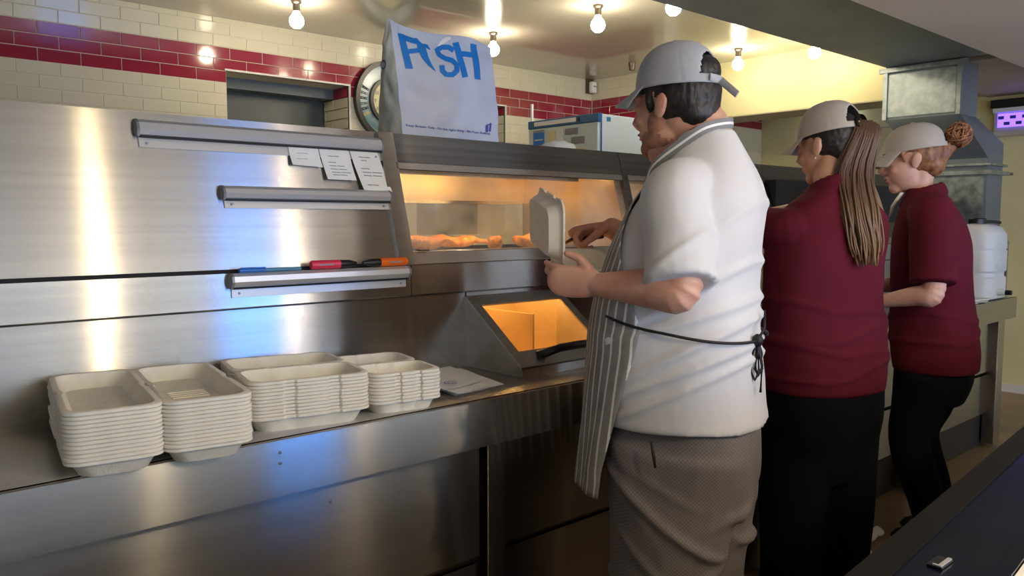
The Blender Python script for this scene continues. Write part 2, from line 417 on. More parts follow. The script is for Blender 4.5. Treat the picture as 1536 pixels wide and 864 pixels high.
# sloping transition to the lower upright duct
def hexa(A, B):
    V = list(A) + list(B); return V, [(3, 2, 1, 0), (4, 5, 6, 7)] + [(i, (i + 1) % 4, 4 + (i + 1) % 4, 4 + i) for i in range(4)]
MB().add(*hexa([(5.2, 1.83, 1.945), (5.45, 1.83, 1.945), (5.45, 2.28, 1.945), (5.2, 2.28, 1.945)], [(5.5, 1.77, 1.70), (5.77, 1.77, 1.80), (5.77, 2.15, 1.80), (5.5, 2.15, 1.70)])).build('transition', 'duct', duct)
lo = MB().box(5.5, 5.77, 1.77, 2.15, 0.0, 1.70); lo.add(*hexa([(5.5, 1.77, 1.70), (5.77, 1.77, 1.70), (5.77, 2.15, 1.70), (5.5, 2.15, 1.70)], [(5.5, 1.77, 1.701), (5.77, 1.77, 1.80), (5.77, 2.15, 1.80), (5.5, 2.15, 1.701)]))
lo.build('upright', 'duct', duct)
MB().box(5.49, 5.5, 1.785, 2.14, 0.9, 1.60).build('galvanised_sheet', 'galv', duct)
MB().box(5.46, 5.80, 1.735, 2.18, 1.60, 1.625).box(5.47, 5.79, 1.745, 2.17, 1.655, 1.668).build('flange', 'galv', duct)
MB().box(5.8, 5.86, 1.735, 1.75, 1.605, 1.62).build('bolt', 'brass', duct)

# ---------------------------------------------------------------- ceiling bulbs
BULBS = [(445, 32), (740, 75), (897, 38), (1010, 12), (1107, 97), (1222, 79)]
def bulb(x, y, ztop, label, zb=None):
    t = thing('ceiling_bulb', (x, y, ztop), label, 'light bulb', 'bare bulbs in ceiling holders')
    zb = ztop - .115
    MB().lathe([(0.0, ztop), (.03, ztop), (.03, ztop - .012), (.021, ztop - .02), (.02, ztop - .06), (.0, ztop - .06)], (x, y, 0), 16).build('lamp_holder', 'brass', t, 'auto')
    MB().lathe([(.001, zb - .042), (.020, zb - .037), (.036, zb - .021), (.042, zb), (.037, zb + .021), (.023, zb + .038), (.015, zb + .056), (.001, zb + .057)], (x, y, 0), 16).build('globe', 'bulb', t, True)
BL = ['bare glowing bulb on the ceiling near the cream tiled wall, left of the carrier bag', 'small glowing bulb partly hidden at the edge of the carrier bag', 'glowing bulb between the carrier bag and the white-shirted man\'s cap',
      'glowing bulb beside the edge of the grey duct', 'glowing bulb by the yellow beam, behind the white-shirted man\'s cap', 'glowing bulb on the yellow beam close under the duct']
for (p, l) in zip(BULBS, BL):
    q = on_z(p[0], p[1], CEIL - .115); bulb(q[0], q[1], CEIL, l)
# assumed pendant globes over the customer side, added for the streaks in the steel
MT['pendant'] = emit('assumed_pendant_globe', (1.0, 0.78, 0.46, 1), 330.0); MT['pendant_dim'] = emit('assumed_pendant_globe_dimmer', (1.0, 0.78, 0.46, 1), 190.0)
for (x, y, l) in ((1.15, -0.5, 'assumed glowing pendant globe over the customer side nearest the left wall'), (2.19, -0.5, 'assumed glowing pendant globe over the customer side, middle of the row'), (2.84, -0.5, 'assumed glowing pendant globe over the customer side nearest the yellow wall')):
    t = thing('assumed_pendant_lamp', (x, y, 2.2), l, 'pendant lamp', 'assumed pendant globes over the customer side')
    MB().lathe([(0, 2.2), (.04, 2.2), (.04, 2.185), (0, 2.185)], (x, y, 0), 16).build('ceiling_rose', 'black', t)
    MB().tube([(x, y, 2.19), (x, y, 1.86)], [.004, .004], 6).build('flex', 'black', t)
    MB().lathe([(0, 1.88), (.02, 1.88), (.022, 1.83), (0, 1.83)], (x, y, 0), 14).build('lamp_holder', 'brass', t)
    MB().ball((x, y, 1.785), .036, 18, 12).build('globe', 'pendant' if x < 1.5 else 'pendant_dim', t, True)
# stray empty holder and a small sensor in the wall corner
q = on_z(948, 100, CEIL - .03)
tag(MB().lathe([(0, CEIL), (.028, CEIL), (.028, CEIL - .02), (.02, CEIL - .06), (0, CEIL - .06)], (q[0], q[1], 0), 14).build('lamp_holder', 'brass', None, 'auto'), 'empty bulbless lamp holder on the ceiling near the tiled corner', 'lamp holder')
s = thing('alarm_sensor', (5.39, 4.94, CEIL - .10), 'small white motion sensor in the tiled corner under the ceiling', 'sensor')
MB().box(5.355, 5.415, 4.91, 4.96, 2.44, 2.54, .012).build('housing', 'white_plastic', s, 'auto')
MB().box(5.365, 5.405, 4.906, 4.912, 2.49, 2.50, .001).build('lens', 'ink', s)
MB().box(5.35, 5.42, 4.96, 4.99, 2.44, 2.565).build('bracket', 'brass', s)

# ---------------------------------------------------------------- frying range
CT, Y0, Y1, RX0, RX1 = 0.88, 1.50, 1.885, -1.2, 5.24
ZG, ZT = 1.20, 1.57
def sy(z): return Y1 + (z - ZG) * 0.105 / 0.37            # face of the sloping upper front
rng = thing('frying_range', (2.0, 2.0, 0.0), 'long stainless steel frying range with heated glass cabinets along the serving aisle', 'frying range')
# counter shelf with its deep front rail
b = MB().prism([(Y0, CT - .118), (Y0, CT - .003), (Y0 + .004, CT), (Y0 + .012, CT), (Y0 + .012, CT - .118)], 'x', RX0, RX1)
b.build('front_rail', 'steel', rng)
b = MB().box(RX0, RX1, Y0 + .012, Y1 + .03, CT - .03, CT); b.build('counter_shelf', 'steel_top', rng)
MB().box(RX0, RX1, Y0 + .012, Y0 + .06, CT - .118, CT - .115).build('rail_return', 'steel_top', rng)
# upright splash-back with a gap for the chip scuttle
SX0, SX1, SZ = 1.50, 1.895, 1.088
for (a, c) in ((RX0, SX0), (SX1, 2.86), (2.862, RX1)):
    MB().box(a, c, Y1, Y1 + .03, CT, 1.104).build('splash_panel', 'steel', rng)
MB().box(SX0, SX1, Y1, Y1 + .03, SZ, 1.104).build('scuttle_lintel', 'steel', rng)
# proud strip, groove
for (a, c) in ((RX0, 1.298), (1.3, 2.86), (2.862, RX1)):
    MB().prism([(Y1 - .008, 1.106), (Y1 - .012, 1.11), (Y1 - .010, 1.193), (Y1 + .03, 1.193), (Y1 + .03, 1.106)], 'x', a, c).build('strip_panel', 'steel', rng)
MB().box(RX0, 1.29, Y1 + .004, Y1 + .02, 1.193, 1.203).build('groove', 'gap', rng)
# sloping upper front at the left
def slab(mb, x0, x1, z0, z1, t0, t1):
    """slab on the sloping front: t0..t1 measured outward (towards -Y)"""
    return mb.prism([(sy(z0) - t1, z0), (sy(z1) - t1, z1), (sy(z1) - t0, z1), (sy(z0) - t0, z0)], 'x', x0, x1)
slab(MB(), RX0, 1.285, 1.202, ZT, -.02, 0).build('upper_panel', 'steel', rng)
# top deck and header above the glass
MB().box(RX0, RX1, sy(ZT), 2.62, ZT - .03, ZT - .001).build('top_deck', 'steel_top', rng)
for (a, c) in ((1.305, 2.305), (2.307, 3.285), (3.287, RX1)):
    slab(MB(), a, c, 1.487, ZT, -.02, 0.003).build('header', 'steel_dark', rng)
slab(MB(), 1.305, RX1, 1.466, 1.485, -.015, 0.012).build('header_trim', 'steel', rng)
# cabinet posts, sills, panes
POSTS = [(1.262, 1.312), (2.29, 2.325), (3.25, 3.30), (4.2, 4.25), (RX1 - .05, RX1)]
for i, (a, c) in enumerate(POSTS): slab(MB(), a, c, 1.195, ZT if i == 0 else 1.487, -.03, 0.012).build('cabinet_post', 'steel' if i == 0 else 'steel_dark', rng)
MT['cab_glass'] = glass('cabinet_glass', (0.97, 0.96, 0.93, 1), 0.07, 0.04, haze=0.22, haze_col=(0.8, 0.78, 0.72, 1))
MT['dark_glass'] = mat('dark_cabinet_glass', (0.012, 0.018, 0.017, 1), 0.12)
MT['heat'] = emit('heat_lamp_glow', (1.0, 0.62, 0.22, 1), 22.0)
MT['scuttle_glow'] = emit('scuttle_lamp_glow', (1.0, 0.58, 0.17, 1), 26.0)
for i in range(4):
    a, c = POSTS[i][1], POSTS[i + 1][0]
    slab(MB(), a, c, 1.196, 1.228, -.02, 0.008).build('window_sill', 'steel', rng)
    slab(MB(), a, c, 1.228, 1.466, -.003, 0.0).build('window_pane', 'cab_glass' if i < 2 else 'dark_glass', rng)
slab(MB(), 1.335, 1.365, 1.232, 1.236, -.0, 0.018).build('pane_catch', 'brass', rng)
for (a, c) in ((1.30, 2.30), (2.318, 3.26)):
    MB().box(a, c, Y1 + .005, 2.5, 1.19, 1.205).build('cabinet_floor', 'steel_in_glow', rng)
    MB().box(a, c, 2.02, 2.5, 1.50, 1.51).build('cabinet_roof', 'steel_in_glow', rng)
    MB().box(a, c, 2.49, 2.5, 1.39, 1.50).build('cabinet_back', 'steel_in_glow', rng)
    MB().box(a, c, 2.49, 2.495, 1.205, 1.39).build('back_pane', 'cab_glass', rng)
    MB().box(a + .02, c - .03, 2.485, 2.50, 1.383, 1.395).build('pane_rail', 'steel', rng)
    MB().box(a + .12, c - .12, 2.10, 2.135, 1.485, 1.50).build('heat_lamp', 'heat', rng)
    MB().box(a + .1, c - .1, 2.085, 2.10, 1.462, 1.50).build('lamp_shield', 'steel_in_glow', rng)
MB().prism([(Y1 + .02, 1.2), (sy(1.48) + .02, 1.48), (2.5, 1.5), (2.5, 1.2)], 'x', 2.30, 2.318).build('partition', 'steel_in_glow', rng)
MB().prism([(Y1 + .02, 1.2), (sy(1.48) + .02, 1.48), (2.5, 1.5), (2.5, 1.2)], 'x', 1.285, 1.30).build('partition', 'steel_in_glow', rng)
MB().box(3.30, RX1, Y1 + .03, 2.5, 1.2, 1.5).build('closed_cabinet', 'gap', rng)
# body behind, leaving the scuttle well open
bd = MB().box(RX0, SX0, Y1 + .03, 2.55, 0.05, 1.19); bd.box(SX1, RX1, Y1 + .03, 2.55, 0.05, 1.19); bd.box(SX0, SX1, 2.10, 2.55, .05, 1.19); bd.box(RX0, 1.285, Y1 + .14, 2.55, 1.19, ZT - .03)
bd.build('body', 'steel', rng)
# chip scuttle: wedge hopper with a glazed lid and black handle
sc = MB()
ys, zs = 1.635, 0.905
for (a, c) in ((SX0, SX0 + .006), (SX1 - .006, SX1)):
    sc.prism([(ys, CT + .001), (ys, zs), (Y1, SZ), (Y1, CT + .001)], 'x', a, c)
sc.box(SX0, SX1, ys - .004, ys, CT + .001, zs); sc.build('scuttle_sides', 'steel', rng)
def lid(mb, x0, x1, u0, u1, t0, t1):
    """slab on the sloping lid: u 0..1 from the front lip up to the riser"""
    n = np.array([-(SZ - zs), Y1 - ys]); n = np.array([-(SZ - zs), (Y1 - ys)]) / np.linalg.norm(n)
    P = lambda u, t: (ys + (Y1 - ys) * u + n[0] * t, zs + (SZ - zs) * u + n[1] * t)
    return mb.prism([P(u0, t1), P(u1, t1), P(u1, t0), P(u0, t0)], 'x', x0, x1)
lf = MB(); lid(lf, SX0, SX1, 0, .2, 0, .006); lid(lf, SX0, SX1, .86, 1.0, 0, .006); lid(lf, SX0, SX0 + .032, .2, .86, 0, .006); lid(lf, SX1 - .032, SX1, .2, .86, 0, .006)
lf.build('scuttle_lid', 'steel_lid', rng)
MT['glow_tinted_glass'] = glass('scuttle_glass', (1.0, 0.95, 0.85, 1), 0.05, 0.05, haze=0.16, haze_col=(0.8, 0.65, 0.4, 1))  # the lamp's amber glow is painted into the pane's colours
lid(MB(), SX0 + .03, SX1 - .03, .19, .87, .001, .004).build('scuttle_pane', 'glow_tinted_glass', rng)
well = MB(); well.box(SX0, SX0 + .006, Y1, 2.10, .83, 1.15); well.box(SX1 - .006, SX1, Y1, 2.10, .83, 1.15); well.box(SX0, SX1, 2.09, 2.10, .83, 1.15); well.box(SX0, SX1, Y1 + .031, 2.10, 1.14, 1.15)
well.box(SX0 + .007, SX1 - .007, ys + .01, 2.09, CT + .002, CT + .006)
well.build('scuttle_well', 'steel_in_glow', rng)
MB().box(SX0 + .05, SX1 - .05, Y1 + .06, Y1 + .10, 1.115, 1.138).build('scuttle_lamp', 'scuttle_glow', rng)
MB().box(SX0 + .20, SX0 + .205, 1.80, 2.08, CT + .007, 1.03).build('scuttle_divider', 'steel_in_glow', rng)
h = MB(); yb, zb = 1.672, 0.936
h.tube([(1.60, yb, zb - .005), (1.605, yb - .028, zb + .004), (1.645, yb - .045, zb + .016), (1.72, yb - .048, zb + .018), (1.80, yb - .045, zb + .016), (1.84, yb - .028, zb + .004), (1.845, yb, zb - .005)], [(.013, .012)] * 7, 10, (0, -.6, .8), round_cap=True)
h.build('scuttle_handle', 'black', rng, True)
# lower front: two tiers of panels between posts, plinth
LX = [(RX0, 1.285), (1.372, 2.62), (2.70, 3.95), (4.03, 5.14)]
for i, (a, c) in enumerate(LX):
    o_ = 0.0 if i == 0 else .025
    MB().prism([(1.560 + o_, .455), (1.560 + o_, CT - .10), (1.585 + o_, CT - .10), (1.585 + o_, .455)], 'x', a, c).build('front_panel', 'steel', rng)
    MB().prism([(1.560 + o_, .455), (1.590 + o_, .425), (1.60 + o_, .425), (1.585 + o_, .455)], 'x', a, c).build('panel_lip', 'steel', rng)
    MB().prism([(1.575 + o_, .205), (1.575 + o_, .43), (1.60 + o_, .43), (1.60 + o_, .205)], 'x', a, c).build('front_panel', 'steel', rng)
    MB().prism([(1.575 + o_, .205), (1.605 + o_, .18), (1.615 + o_, .18), (1.60 + o_, .205)], 'x', a, c).build('panel_lip', 'steel', rng)
for (a, c) in ((1.31, 1.372), (2.62, 2.70), (3.95, 4.03), (5.14, 5.235)):
    MB().box(a, c, 1.555, 1.62, 0.02, CT - .10, .002).build('front_post', 'steel', rng)
MB().box(RX0, RX1, 1.63, 1.66, 0.0, CT - .1).build('plinth', 'kick', rng)
MB().box(RX1 - .02, RX1, 1.555, 2.55, 0.02, ZG).build('end_panel', 'steel', rng)
# rivet marks on the front rail
for zz in (.852, .83):
    MB().lathe([(0, Y0 - .002), (.003, Y0 - .002), (.0035, Y0 + .001)], (0.715, 0, zz), 10, 'y').build('screw', 'alu_dark', rng)
MB().lathe([(0, 1.558), (.003, 1.558), (.0035, 1.561)], (0.86, 0, .70), 10, 'y').build('screw', 'alu_dark', rng)

# ---------------------------------------------------------------- order rails and tickets
def order_rail(x0, x1, z0, z1, sloped, label):
    off = (lambda z: sy(z)) if sloped else (lambda z: Y1 - .011)
    t = thing('order_rail', ((x0 + x1) / 2, off(z0) - .01, z0), label, 'order rail', 'ticket rails on the sloping steel front')
    zm = z0 + (z1 - z0) * .42
    pr = lambda pts: [(off(z) - d, z) for d, z in pts]
    MB().prism(pr([(0, z0), (0, z1), (.006, z1), (.004, zm), (.004, z0)]), 'x', x0, x1).build('back_plate', 'alu', t)
    MB().prism(pr([(.0045, zm + .001), (.0045, z1 + .001), (.012, z1 + .001), (.022, z1 - .006), (.024, zm + .014), (.016, zm + .002)]), 'x', x0, x1).build('grip_bar', 'alu', t)
    MB().prism(pr([(.004, zm - .0045), (.0045, zm), (.018, zm), (.016, zm - .0035)]), 'x', x0 + .002, x1 - .002).build('slot', 'black_matt', t)
    for s in (x0 - .006, x1):
        MB().prism(pr([(.0, zm - .002), (.0, z1 + .001), (.012, z1 + .002), (.023, z1 - .006), (.025, zm + .014), (.016, zm - .002)]), 'x', s, s + .006).build('end_cap', 'alu_dark', t)
    for s in (x0 + .018, x1 - .018):
        MB().lathe([(0, off(z0) - .006), (.003, off(z0) - .006), (.003, off(z0) - .003)], (s, 0, z0 + .01), 8, 'y').build('screw', 'alu_dark', t)
    return t
order_rail(.612, 1.262, 1.487, 1.550, True, 'longest aluminium order rail, holding three paper tickets')
order_rail(.792, 1.262, 1.349, 1.402, True, 'aluminium order rail between the ticket rail and the pen rail, with nothing on it')
order_rail(.780, 1.278, 1.135, 1.192, False, 'lowest aluminium order rail, with pens lying on it')

def ticket(px, lines, label):
    P = [on_y(x, y, sy(1.46) - .012) for x, y in px]       # tl, tr, br, bl
    V = [(p[0], sy(p[2]) - .007 - (.007 if i > 1 else 0), p[2]) for i, p in enumerate(P)]
    g = []; n = 6
    for j in range(n + 1):
        for i in range(2):
            a = np.array(V[0 if i == 0 else 1]); c = np.array(V[3 if i == 0 else 2]); q = a + (c - a) * j / n
            q[1] += .003 * math.sin(j / n * 3.1); g.append(q)
    V2 = [tuple(q) for q in g] + [(q[0], q[1] + .0006, q[2]) for q in g]; m_ = len(g)
    Fc = [(2 * j, 2 * j + 1, 2 * j + 3, 2 * j + 2) for j in range(n)] + [(m_ + 2 * j, m_ + 2 * j + 2, m_ + 2 * j + 3, m_ + 2 * j + 1) for j in range(n)]
    t = MB().add(V2, Fc).build('order_ticket', 'paper'); tag(t, label, 'ticket', 'paper tickets hanging from the order rail')
    k = MB(); A, B, Cc, D = [np.array(v) for v in V]
    for (v0, u0, u1) in lines:
        for (ua, ub) in ((u0, u0 + (u1 - u0) * .45), (u0 + (u1 - u0) * .5, u1)):
            q = []
            for (u, v) in ((ua, v0), (ub, v0 + .006), (ub, v0 + .03), (ua, v0 + .024)):
                p = A + (D - A) * v + (B - A) * u; p[1] += .003 * math.sin(v * 3.1) - .0006; q.append(tuple(p))
            k.add(q, [(0, 1, 2, 3)])
    k.build('print', 'ink', t)
ticket([(437, 216), (482, 219), (484, 251), (439, 247)], [(.38, .25, .62), (.66, .2, .55)], 'shortest paper order ticket hanging from the rail')
ticket([(483, 219), (528, 222), (532, 271), (489, 269)], [(.26, .25, .6), (.45, .2, .45), (.56, .2, .7), (.66, .2, .75), (.76, .22, .85), (.84, .22, .7)], 'middle-length paper order ticket hanging from the rail')
ticket([(529, 222), (571, 225), (583, 288), (541, 285)], [(.18, .25, .65), (.26, .3, .5), (.46, .2, .5), (.55, .2, .9), (.63, .2, .85), (.86, .2, .6)], 'longest paper order ticket, hanging to the rail below')

# pens lying on the lowest rail
MT['pen_blue'] = mat('blue_pen_plastic', (0.01, 0.13, 0.5, 1), 0.35); MT['pen_teal'] = mat('teal_pen_barrel', (0.06, 0.22, 0.34, 1), 0.3)
MT['pink'] = mat('pink_marker', (0.75, 0.03, 0.08, 1), 0.4); MT['orange'] = mat('orange_marker', (0.9, 0.16, 0.01, 1), 0.4)
yp, zp = Y1 - .024, 1.1945
t = thing('ballpoint_pen', (.88, yp, zp), 'slim blue ballpoint pen lying on the lowest rail', 'pen')
MB().tube([(.795, yp, zp + .005), (.86, yp, zp + .005)], [.0055, .0055], 10, cap=True).build('cap', 'pen_blue', t, 'auto')
MB().tube([(.86, yp, zp + .0045), (.955, yp, zp + .0045)], [.0045, .0042], 10).build('barrel', 'pen_teal', t, 'auto')
MB().box(.80, .862, yp - .003, yp + .003, zp + .0095, zp + .012, .0008).build('clip', 'pen_blue', t)
def marker(x0, x1, c, flip, label):
    t = thing('highlighter_pen', ((x0 + x1) / 2, yp, zp), label, 'highlighter', 'highlighters on the lowest rail')
    L = x1 - x0; g = (lambda u: x1 - u * L) if flip else (lambda u: x0 + u * L); r = .0115
    MB().tube([(g(0), yp, zp + r), (g(.02), yp, zp + r), (g(.62), yp, zp + r)], [(.009, .009), (r, .010), (r, .010)], 12).build('barrel', c, t, 'auto')
    MB().tube([(g(.62), yp, zp + r), (g(.84), yp, zp + r), (g(.94), yp, zp + r), (g(1), yp, zp + r)], [(.0105, .0095), (.0105, .0095), (.006, .006), (.005, .005)], 12).build('cap', 'black', t, 'auto')
    MB().box(min(g(.15), g(.45)), max(g(.15), g(.45)), yp - .0106, yp - .0098, zp + r - .002, zp + r + .002).build('print', 'ink', t)
marker(.983, 1.115, 'pink', False, 'pink highlighter with black cap lying on the lowest rail')
marker(1.135, 1.275, 'orange', True, 'orange highlighter with black cap lying on the lowest rail')

# ---------------------------------------------------------------- food boxes
def outline(w, d, r, notch=0.0, nx=(), ny=()):
    """rounded rectangle, counter-clockwise; notches pull the outline in at given fractions along the long sides"""
    P = []; w2, d2 = w / 2, d / 2; r = min(r, w2 * .8, d2 * .8)
    def side(a, c, marks, nrm):
        a, c = np.array(a, float), np.array(c, float)
        us = sorted(set([0.0] + [u + e for u in marks for e in (-.075, -.05, .05, .075)] + [1.0]))[1:-1] if marks else [.5]
        for u in us:
            k = notch if any(abs(u - m_) < .06 for m_ in marks) else 0.0
            p = a + (c - a) * u - np.array(nrm) * k; P.append(tuple(p))
    def corner(cx, cy, a0):
        for k in range(6):
            a = a0 + math.pi / 2 * k / 5; P.append((cx + r * math.cos(a), cy + r * math.sin(a)))
    corner(w2 - r, -d2 + r, -math.pi / 2); side((w2, -d2 + r), (w2, d2 - r), ny, (1, 0))
    corner(w2 - r, d2 - r, 0); side((w2 - r, d2), (-w2 + r, d2), nx, (0, 1))
    corner(-w2 + r, d2 - r, math.pi / 2); side((-w2, d2 - r), (-w2, -d2 + r), ny, (-1, 0))
    corner(-w2 + r, -d2 + r, math.pi); side((-w2 + r, -d2), (w2 - r, -d2), nx, (0, -1))
    return P
def tray(w, d, hgt, flare, pitch, nx=(), ny=(), ribs=0):
    """half of a moulded clamshell: origin at the centre of its base"""
    sk = pitch * .82; b = MB(); R = .03
    lv = [(0, flare * 2, 0), (hgt - sk, .020, .0025), (hgt - sk, .004, .005), (hgt - sk, 0, .005), (hgt - .0012, 0, .005), (hgt, .004, .005), (hgt, .022, .003), (.003, flare * 2 + .006, 0)]
    V = []; n = None
    for (z, ins, nt_) in lv:
        o_ = outline(w - ins, d - ins, R, nt_, nx, ny); n = len(o_); V += [(x, y, z) for x, y in o_]
    N = len(lv); Fc = [(i * n + k, i * n + (k + 1) % n, (i + 1) * n + (k + 1) % n, (i + 1) * n + k) for i in range(N - 1) for k in range(n)]
    Fc += [tuple(range(n))[::-1], tuple(range((N - 1) * n, N * n))]
    b.add(V, Fc)
    for k in range(ribs):
        yy = (k - ribs / 2 + .5) * .018; b.box(-w * .22, w * .22, yy - .004, yy + .004, .0025, .0055)
    return b.mesh('moulded_tray', (0, 0, 0), 'auto')
def tray_obj(name, me, parent, loc, rot=(0, 0, 0)):
    o = bpy.data.objects.new(name, me); col.objects.link(o); o.parent = parent; o.location = loc; o.rotation_euler = rot; return o
def finish_tray(me):
    me.materials.append(MT['pulp'])
    for p in me.polygons: p.use_smooth = True
    o = bpy.data.objects.new('tmp', me); auto_smooth(o, 35); bpy.data.objects.remove(o); return me
ORD = ['lowest', 'second', 'third', 'fourth', 'fifth', 'sixth', 'seventh', 'eighth', 'ninth', 'tenth', 'eleventh', 'twelfth', 'thirteenth']
def stack(cx, cy, rotz, n, pitch, base_me, lid_me, off, label, group, jitter=.0015, lid_tilt=0.0):
    random.seed(int(cx * 1000))
    for k in range(n):
        lb = label % ORD[k] if k < n - 1 else (label % 'topmost').replace('topmost from the counter in', 'topmost of')
        t = thing('food_box', (cx + random.uniform(-1, 1) * jitter, cy + random.uniform(-1, 1) * jitter, CT + k * pitch), lb, 'food box', group)
        t.rotation_euler = (0, 0, rotz + random.uniform(-1, 1) * .006)
        tray_obj('base', base_me, t, (-off[0], -off[1], 0)); tray_obj('lid', lid_me, t, (off[0], off[1], 0))
A1 = finish_tray(tray(.160, .400, .033, .024, .0072, ny=(.5,))); A2 = finish_tray(tray(.160, .400, .033, .024, .0072, ny=(.5,), ribs=4))
stack(.507, 1.645, math.radians(-9), 13, .0072, A1, A2, (.078, 0), 'large open cream food box, %s from the counter in the widest stack', 'large open boxes in the widest stack')
B1 = finish_tray(tray(.262, .166, .036, .024, .0074, nx=(.27, .74)))
stack(.838, 1.685, math.radians(-12), 11, .0074, B1, B1, (0, .082), 'open cream food box with notched rim, %s from the counter in the middle stack', 'open boxes in the middle stack')
C1 = finish_tray(tray(.180, .146, .032, .020, .0078, nx=(.3, .72)))
stack(1.066, 1.655, math.radians(-11), 9, .0078, C1, C1, (0, .072), 'small open cream food box, %s from the counter in the stack beside the paper', 'small open boxes in the stack by the paper')

# printed paper sheets beside the scuttle
def sheet(P, z, label, k):
    g = MB(); n = 6; V = []
    for j in range(n + 1):
        for i in range(n + 1):
            u, v = i / n, j / n
            p = (np.array(P[0]) * (1 - u) + np.array(P[1]) * u) * (1 - v) + (np.array(P[3]) * (1 - u) + np.array(P[2]) * u) * v
            V.append((p[0], p[1], z + .0025 * mnoise.noise((p[0] * 14 + k, p[1] * 14, 0)) + (.006 * (u - .5) ** 2 if k else 0) + .002))
    m_ = len(V); V2 = V + [(x, y, zz - .0014) for x, y, zz in V]
    Fc = [(j * (n + 1) + i, j * (n + 1) + i + 1, (j + 1) * (n + 1) + i + 1, (j + 1) * (n + 1) + i) for j in range(n) for i in range(n)]
    Fc += [tuple(m_ + i for i in f[::-1]) for f in Fc]
    o = g.add(V2, Fc).build('wrapping_paper', 'paper', None, True); tag(o, label, 'paper', 'paper sheets beside the chip scuttle'); return o
sheet([(1.22, 1.575), (1.405, 1.60), (1.46, 1.86), (1.26, 1.84)], CT + .001, 'bottom white paper sheet sticking out towards the scuttle', 0)
sheet([(1.215, 1.56), (1.35, 1.59), (1.43, 1.85), (1.25, 1.85)], CT + .0065, 'middle white paper sheet of the pile beside the scuttle', 1)
sh = sheet([(1.205, 1.60), (1.345, 1.62), (1.42, 1.855), (1.25, 1.86)], CT + .012, 'top white paper sheet with a blue swirl print', 2)
sw = MB()
for (r0, r1) in ((.016, .020), (.008, .0105)):
    for k in range(16):
        a0, a1 = k / 16 * 5.2, (k + 1) / 16 * 5.2; c = (1.262, 1.645, CT + .0195)
        sw.add([(c[0] + r * math.cos(a), c[1] + r * math.sin(a) * .9, c[2]) for r, a in ((r0, a0), (r1, a0), (r1, a1), (r0, a1))], [(0, 1, 2, 3)])
sw.build('print', 'navy_ink', sh)

# ---------------------------------------------------------------- food in the hot cabinet
MT['batter'] = noise_color(mat('golden_batter', (0.7, 0.3, 0.05, 1), 0.5), (0.55, 0.17, 0.02, 1), (0.9, 0.42, 0.1, 1), (40, 40, 40), 4, bump=0.5, bump_scale=(120, 120, 120))
MT['chip'] = noise_color(mat('fried_potato', (0.8, 0.5, 0.15, 1), 0.5), (0.75, 0.4, 0.1, 1), (0.9, 0.6, 0.25, 1), (40, 40, 40))
def fish(px, py, yy, L, r, rot, label, k):
    p = on_y(px, py, yy); x, y = p[0], yy; z = 1.2055 + .018
    b = MB(); pts = []; rr = []
    for i in range(9):
        u = i / 8; pts.append((x + (u - .5) * L * math.cos(rot), y + (u - .5) * L * math.sin(rot), z + r * .8 + .006 * math.sin(u * 9 + k)))
        q = r * (.35 + .65 * math.sin(math.pi * min(1, u * 1.05 + .08)) ** .7); rr.append((q * .8, q))
    b.tube(pts, rr, 14, round_cap=True)
    b.xf(lambda p: (p[0], p[1], max(1.2235, p[2] + .006 * mnoise.noise((p[0] * 40 + k, p[1] * 40, p[2] * 40)))))
    o = b.build('battered_fish', 'batter', None, True); tag(o, label, 'fish', 'battered fish in the hot cabinet')
tr = MB().prism([(1.93, 1.2055), (2.46, 1.2055), (2.46, 1.222), (2.45, 1.222), (2.45, 1.2085), (1.94, 1.2085), (1.94, 1.222), (1.93, 1.222)], 'x', 1.36, 2.27)
tr.box(1.36, 1.37, 1.93, 2.46, 1.2086, 1.222); tr.box(2.26, 2.27, 1.93, 2.46, 1.2086, 1.222)
tag(tr.build('serving_tray', 'steel_top'), 'shallow steel tray on the floor of the lit hot cabinet', 'tray')
fb = MB()
for k, (px_, py_, yy, L, r, rot) in enumerate([(640, 372, 2.15, .22, .028, .1), (690, 365, 2.28, .2, .026, -.3), (655, 360, 2.36, .2, .026, .2)]):
    fish(px_, py_, yy, L, r, rot, ['long battered fish next to the cabinet window', 'battered fish next to the small round battered piece', 'battered fish lying against the back pane of the hot cabinet'][k], k)
fish(742, 368, 2.08, .05, .026, 1.3, 'small round battered piece in the lit hot cabinet', 7)
fish(800, 366, 2.15, .2, .03, .2, 'pale battered fish behind the open food box in the man\'s hands', 9)

# ---------------------------------------------------------------- carrier bag on the deck
bag = thing('carrier_bag', (1.54, 2.08, ZT), 'white plastic carrier bag printed with blue FISH, standing on the range', 'bag')
def bag_front(u, v):
    """front sheet: u 0..1 left to right, v 0..1 up"""
    xl = 1.366 - .022 * v; xr = 1.742 - .010 * v; zt = ZT + .335 - .030 * u - .012 * math.sin(u * 6)
    x = xl + (xr - xl) * u; z = ZT + .002 + (zt - ZT) * v
    y = 2.008 + .03 * v ** 2 - .030 * math.sin(math.pi * u) * math.sin(math.pi * min(v * 1.1, 1)) * .7
    y += .006 * mnoise.noise((u * 5, v * 5, 0)) + .010 * max(0, v - .75) * math.sin(u * 14)
    return x, y, z
def bag_back(u, v):
    x, y, z = bag_front(u, v); t = .12 * (1 - v) ** .6 + .006 * (1 if v > .95 else 1)
    return x - .006 * (1 - v), y + t, z - .01 * v
def grid(fn, nu, nv):
    V = [fn(i / nu, j / nv) for j in range(nv + 1) for i in range(nu + 1)]
    return V, [(j * (nu + 1) + i, j * (nu + 1) + i + 1, (j + 1) * (nu + 1) + i + 1, (j + 1) * (nu + 1) + i) for j in range(nv) for i in range(nu)]
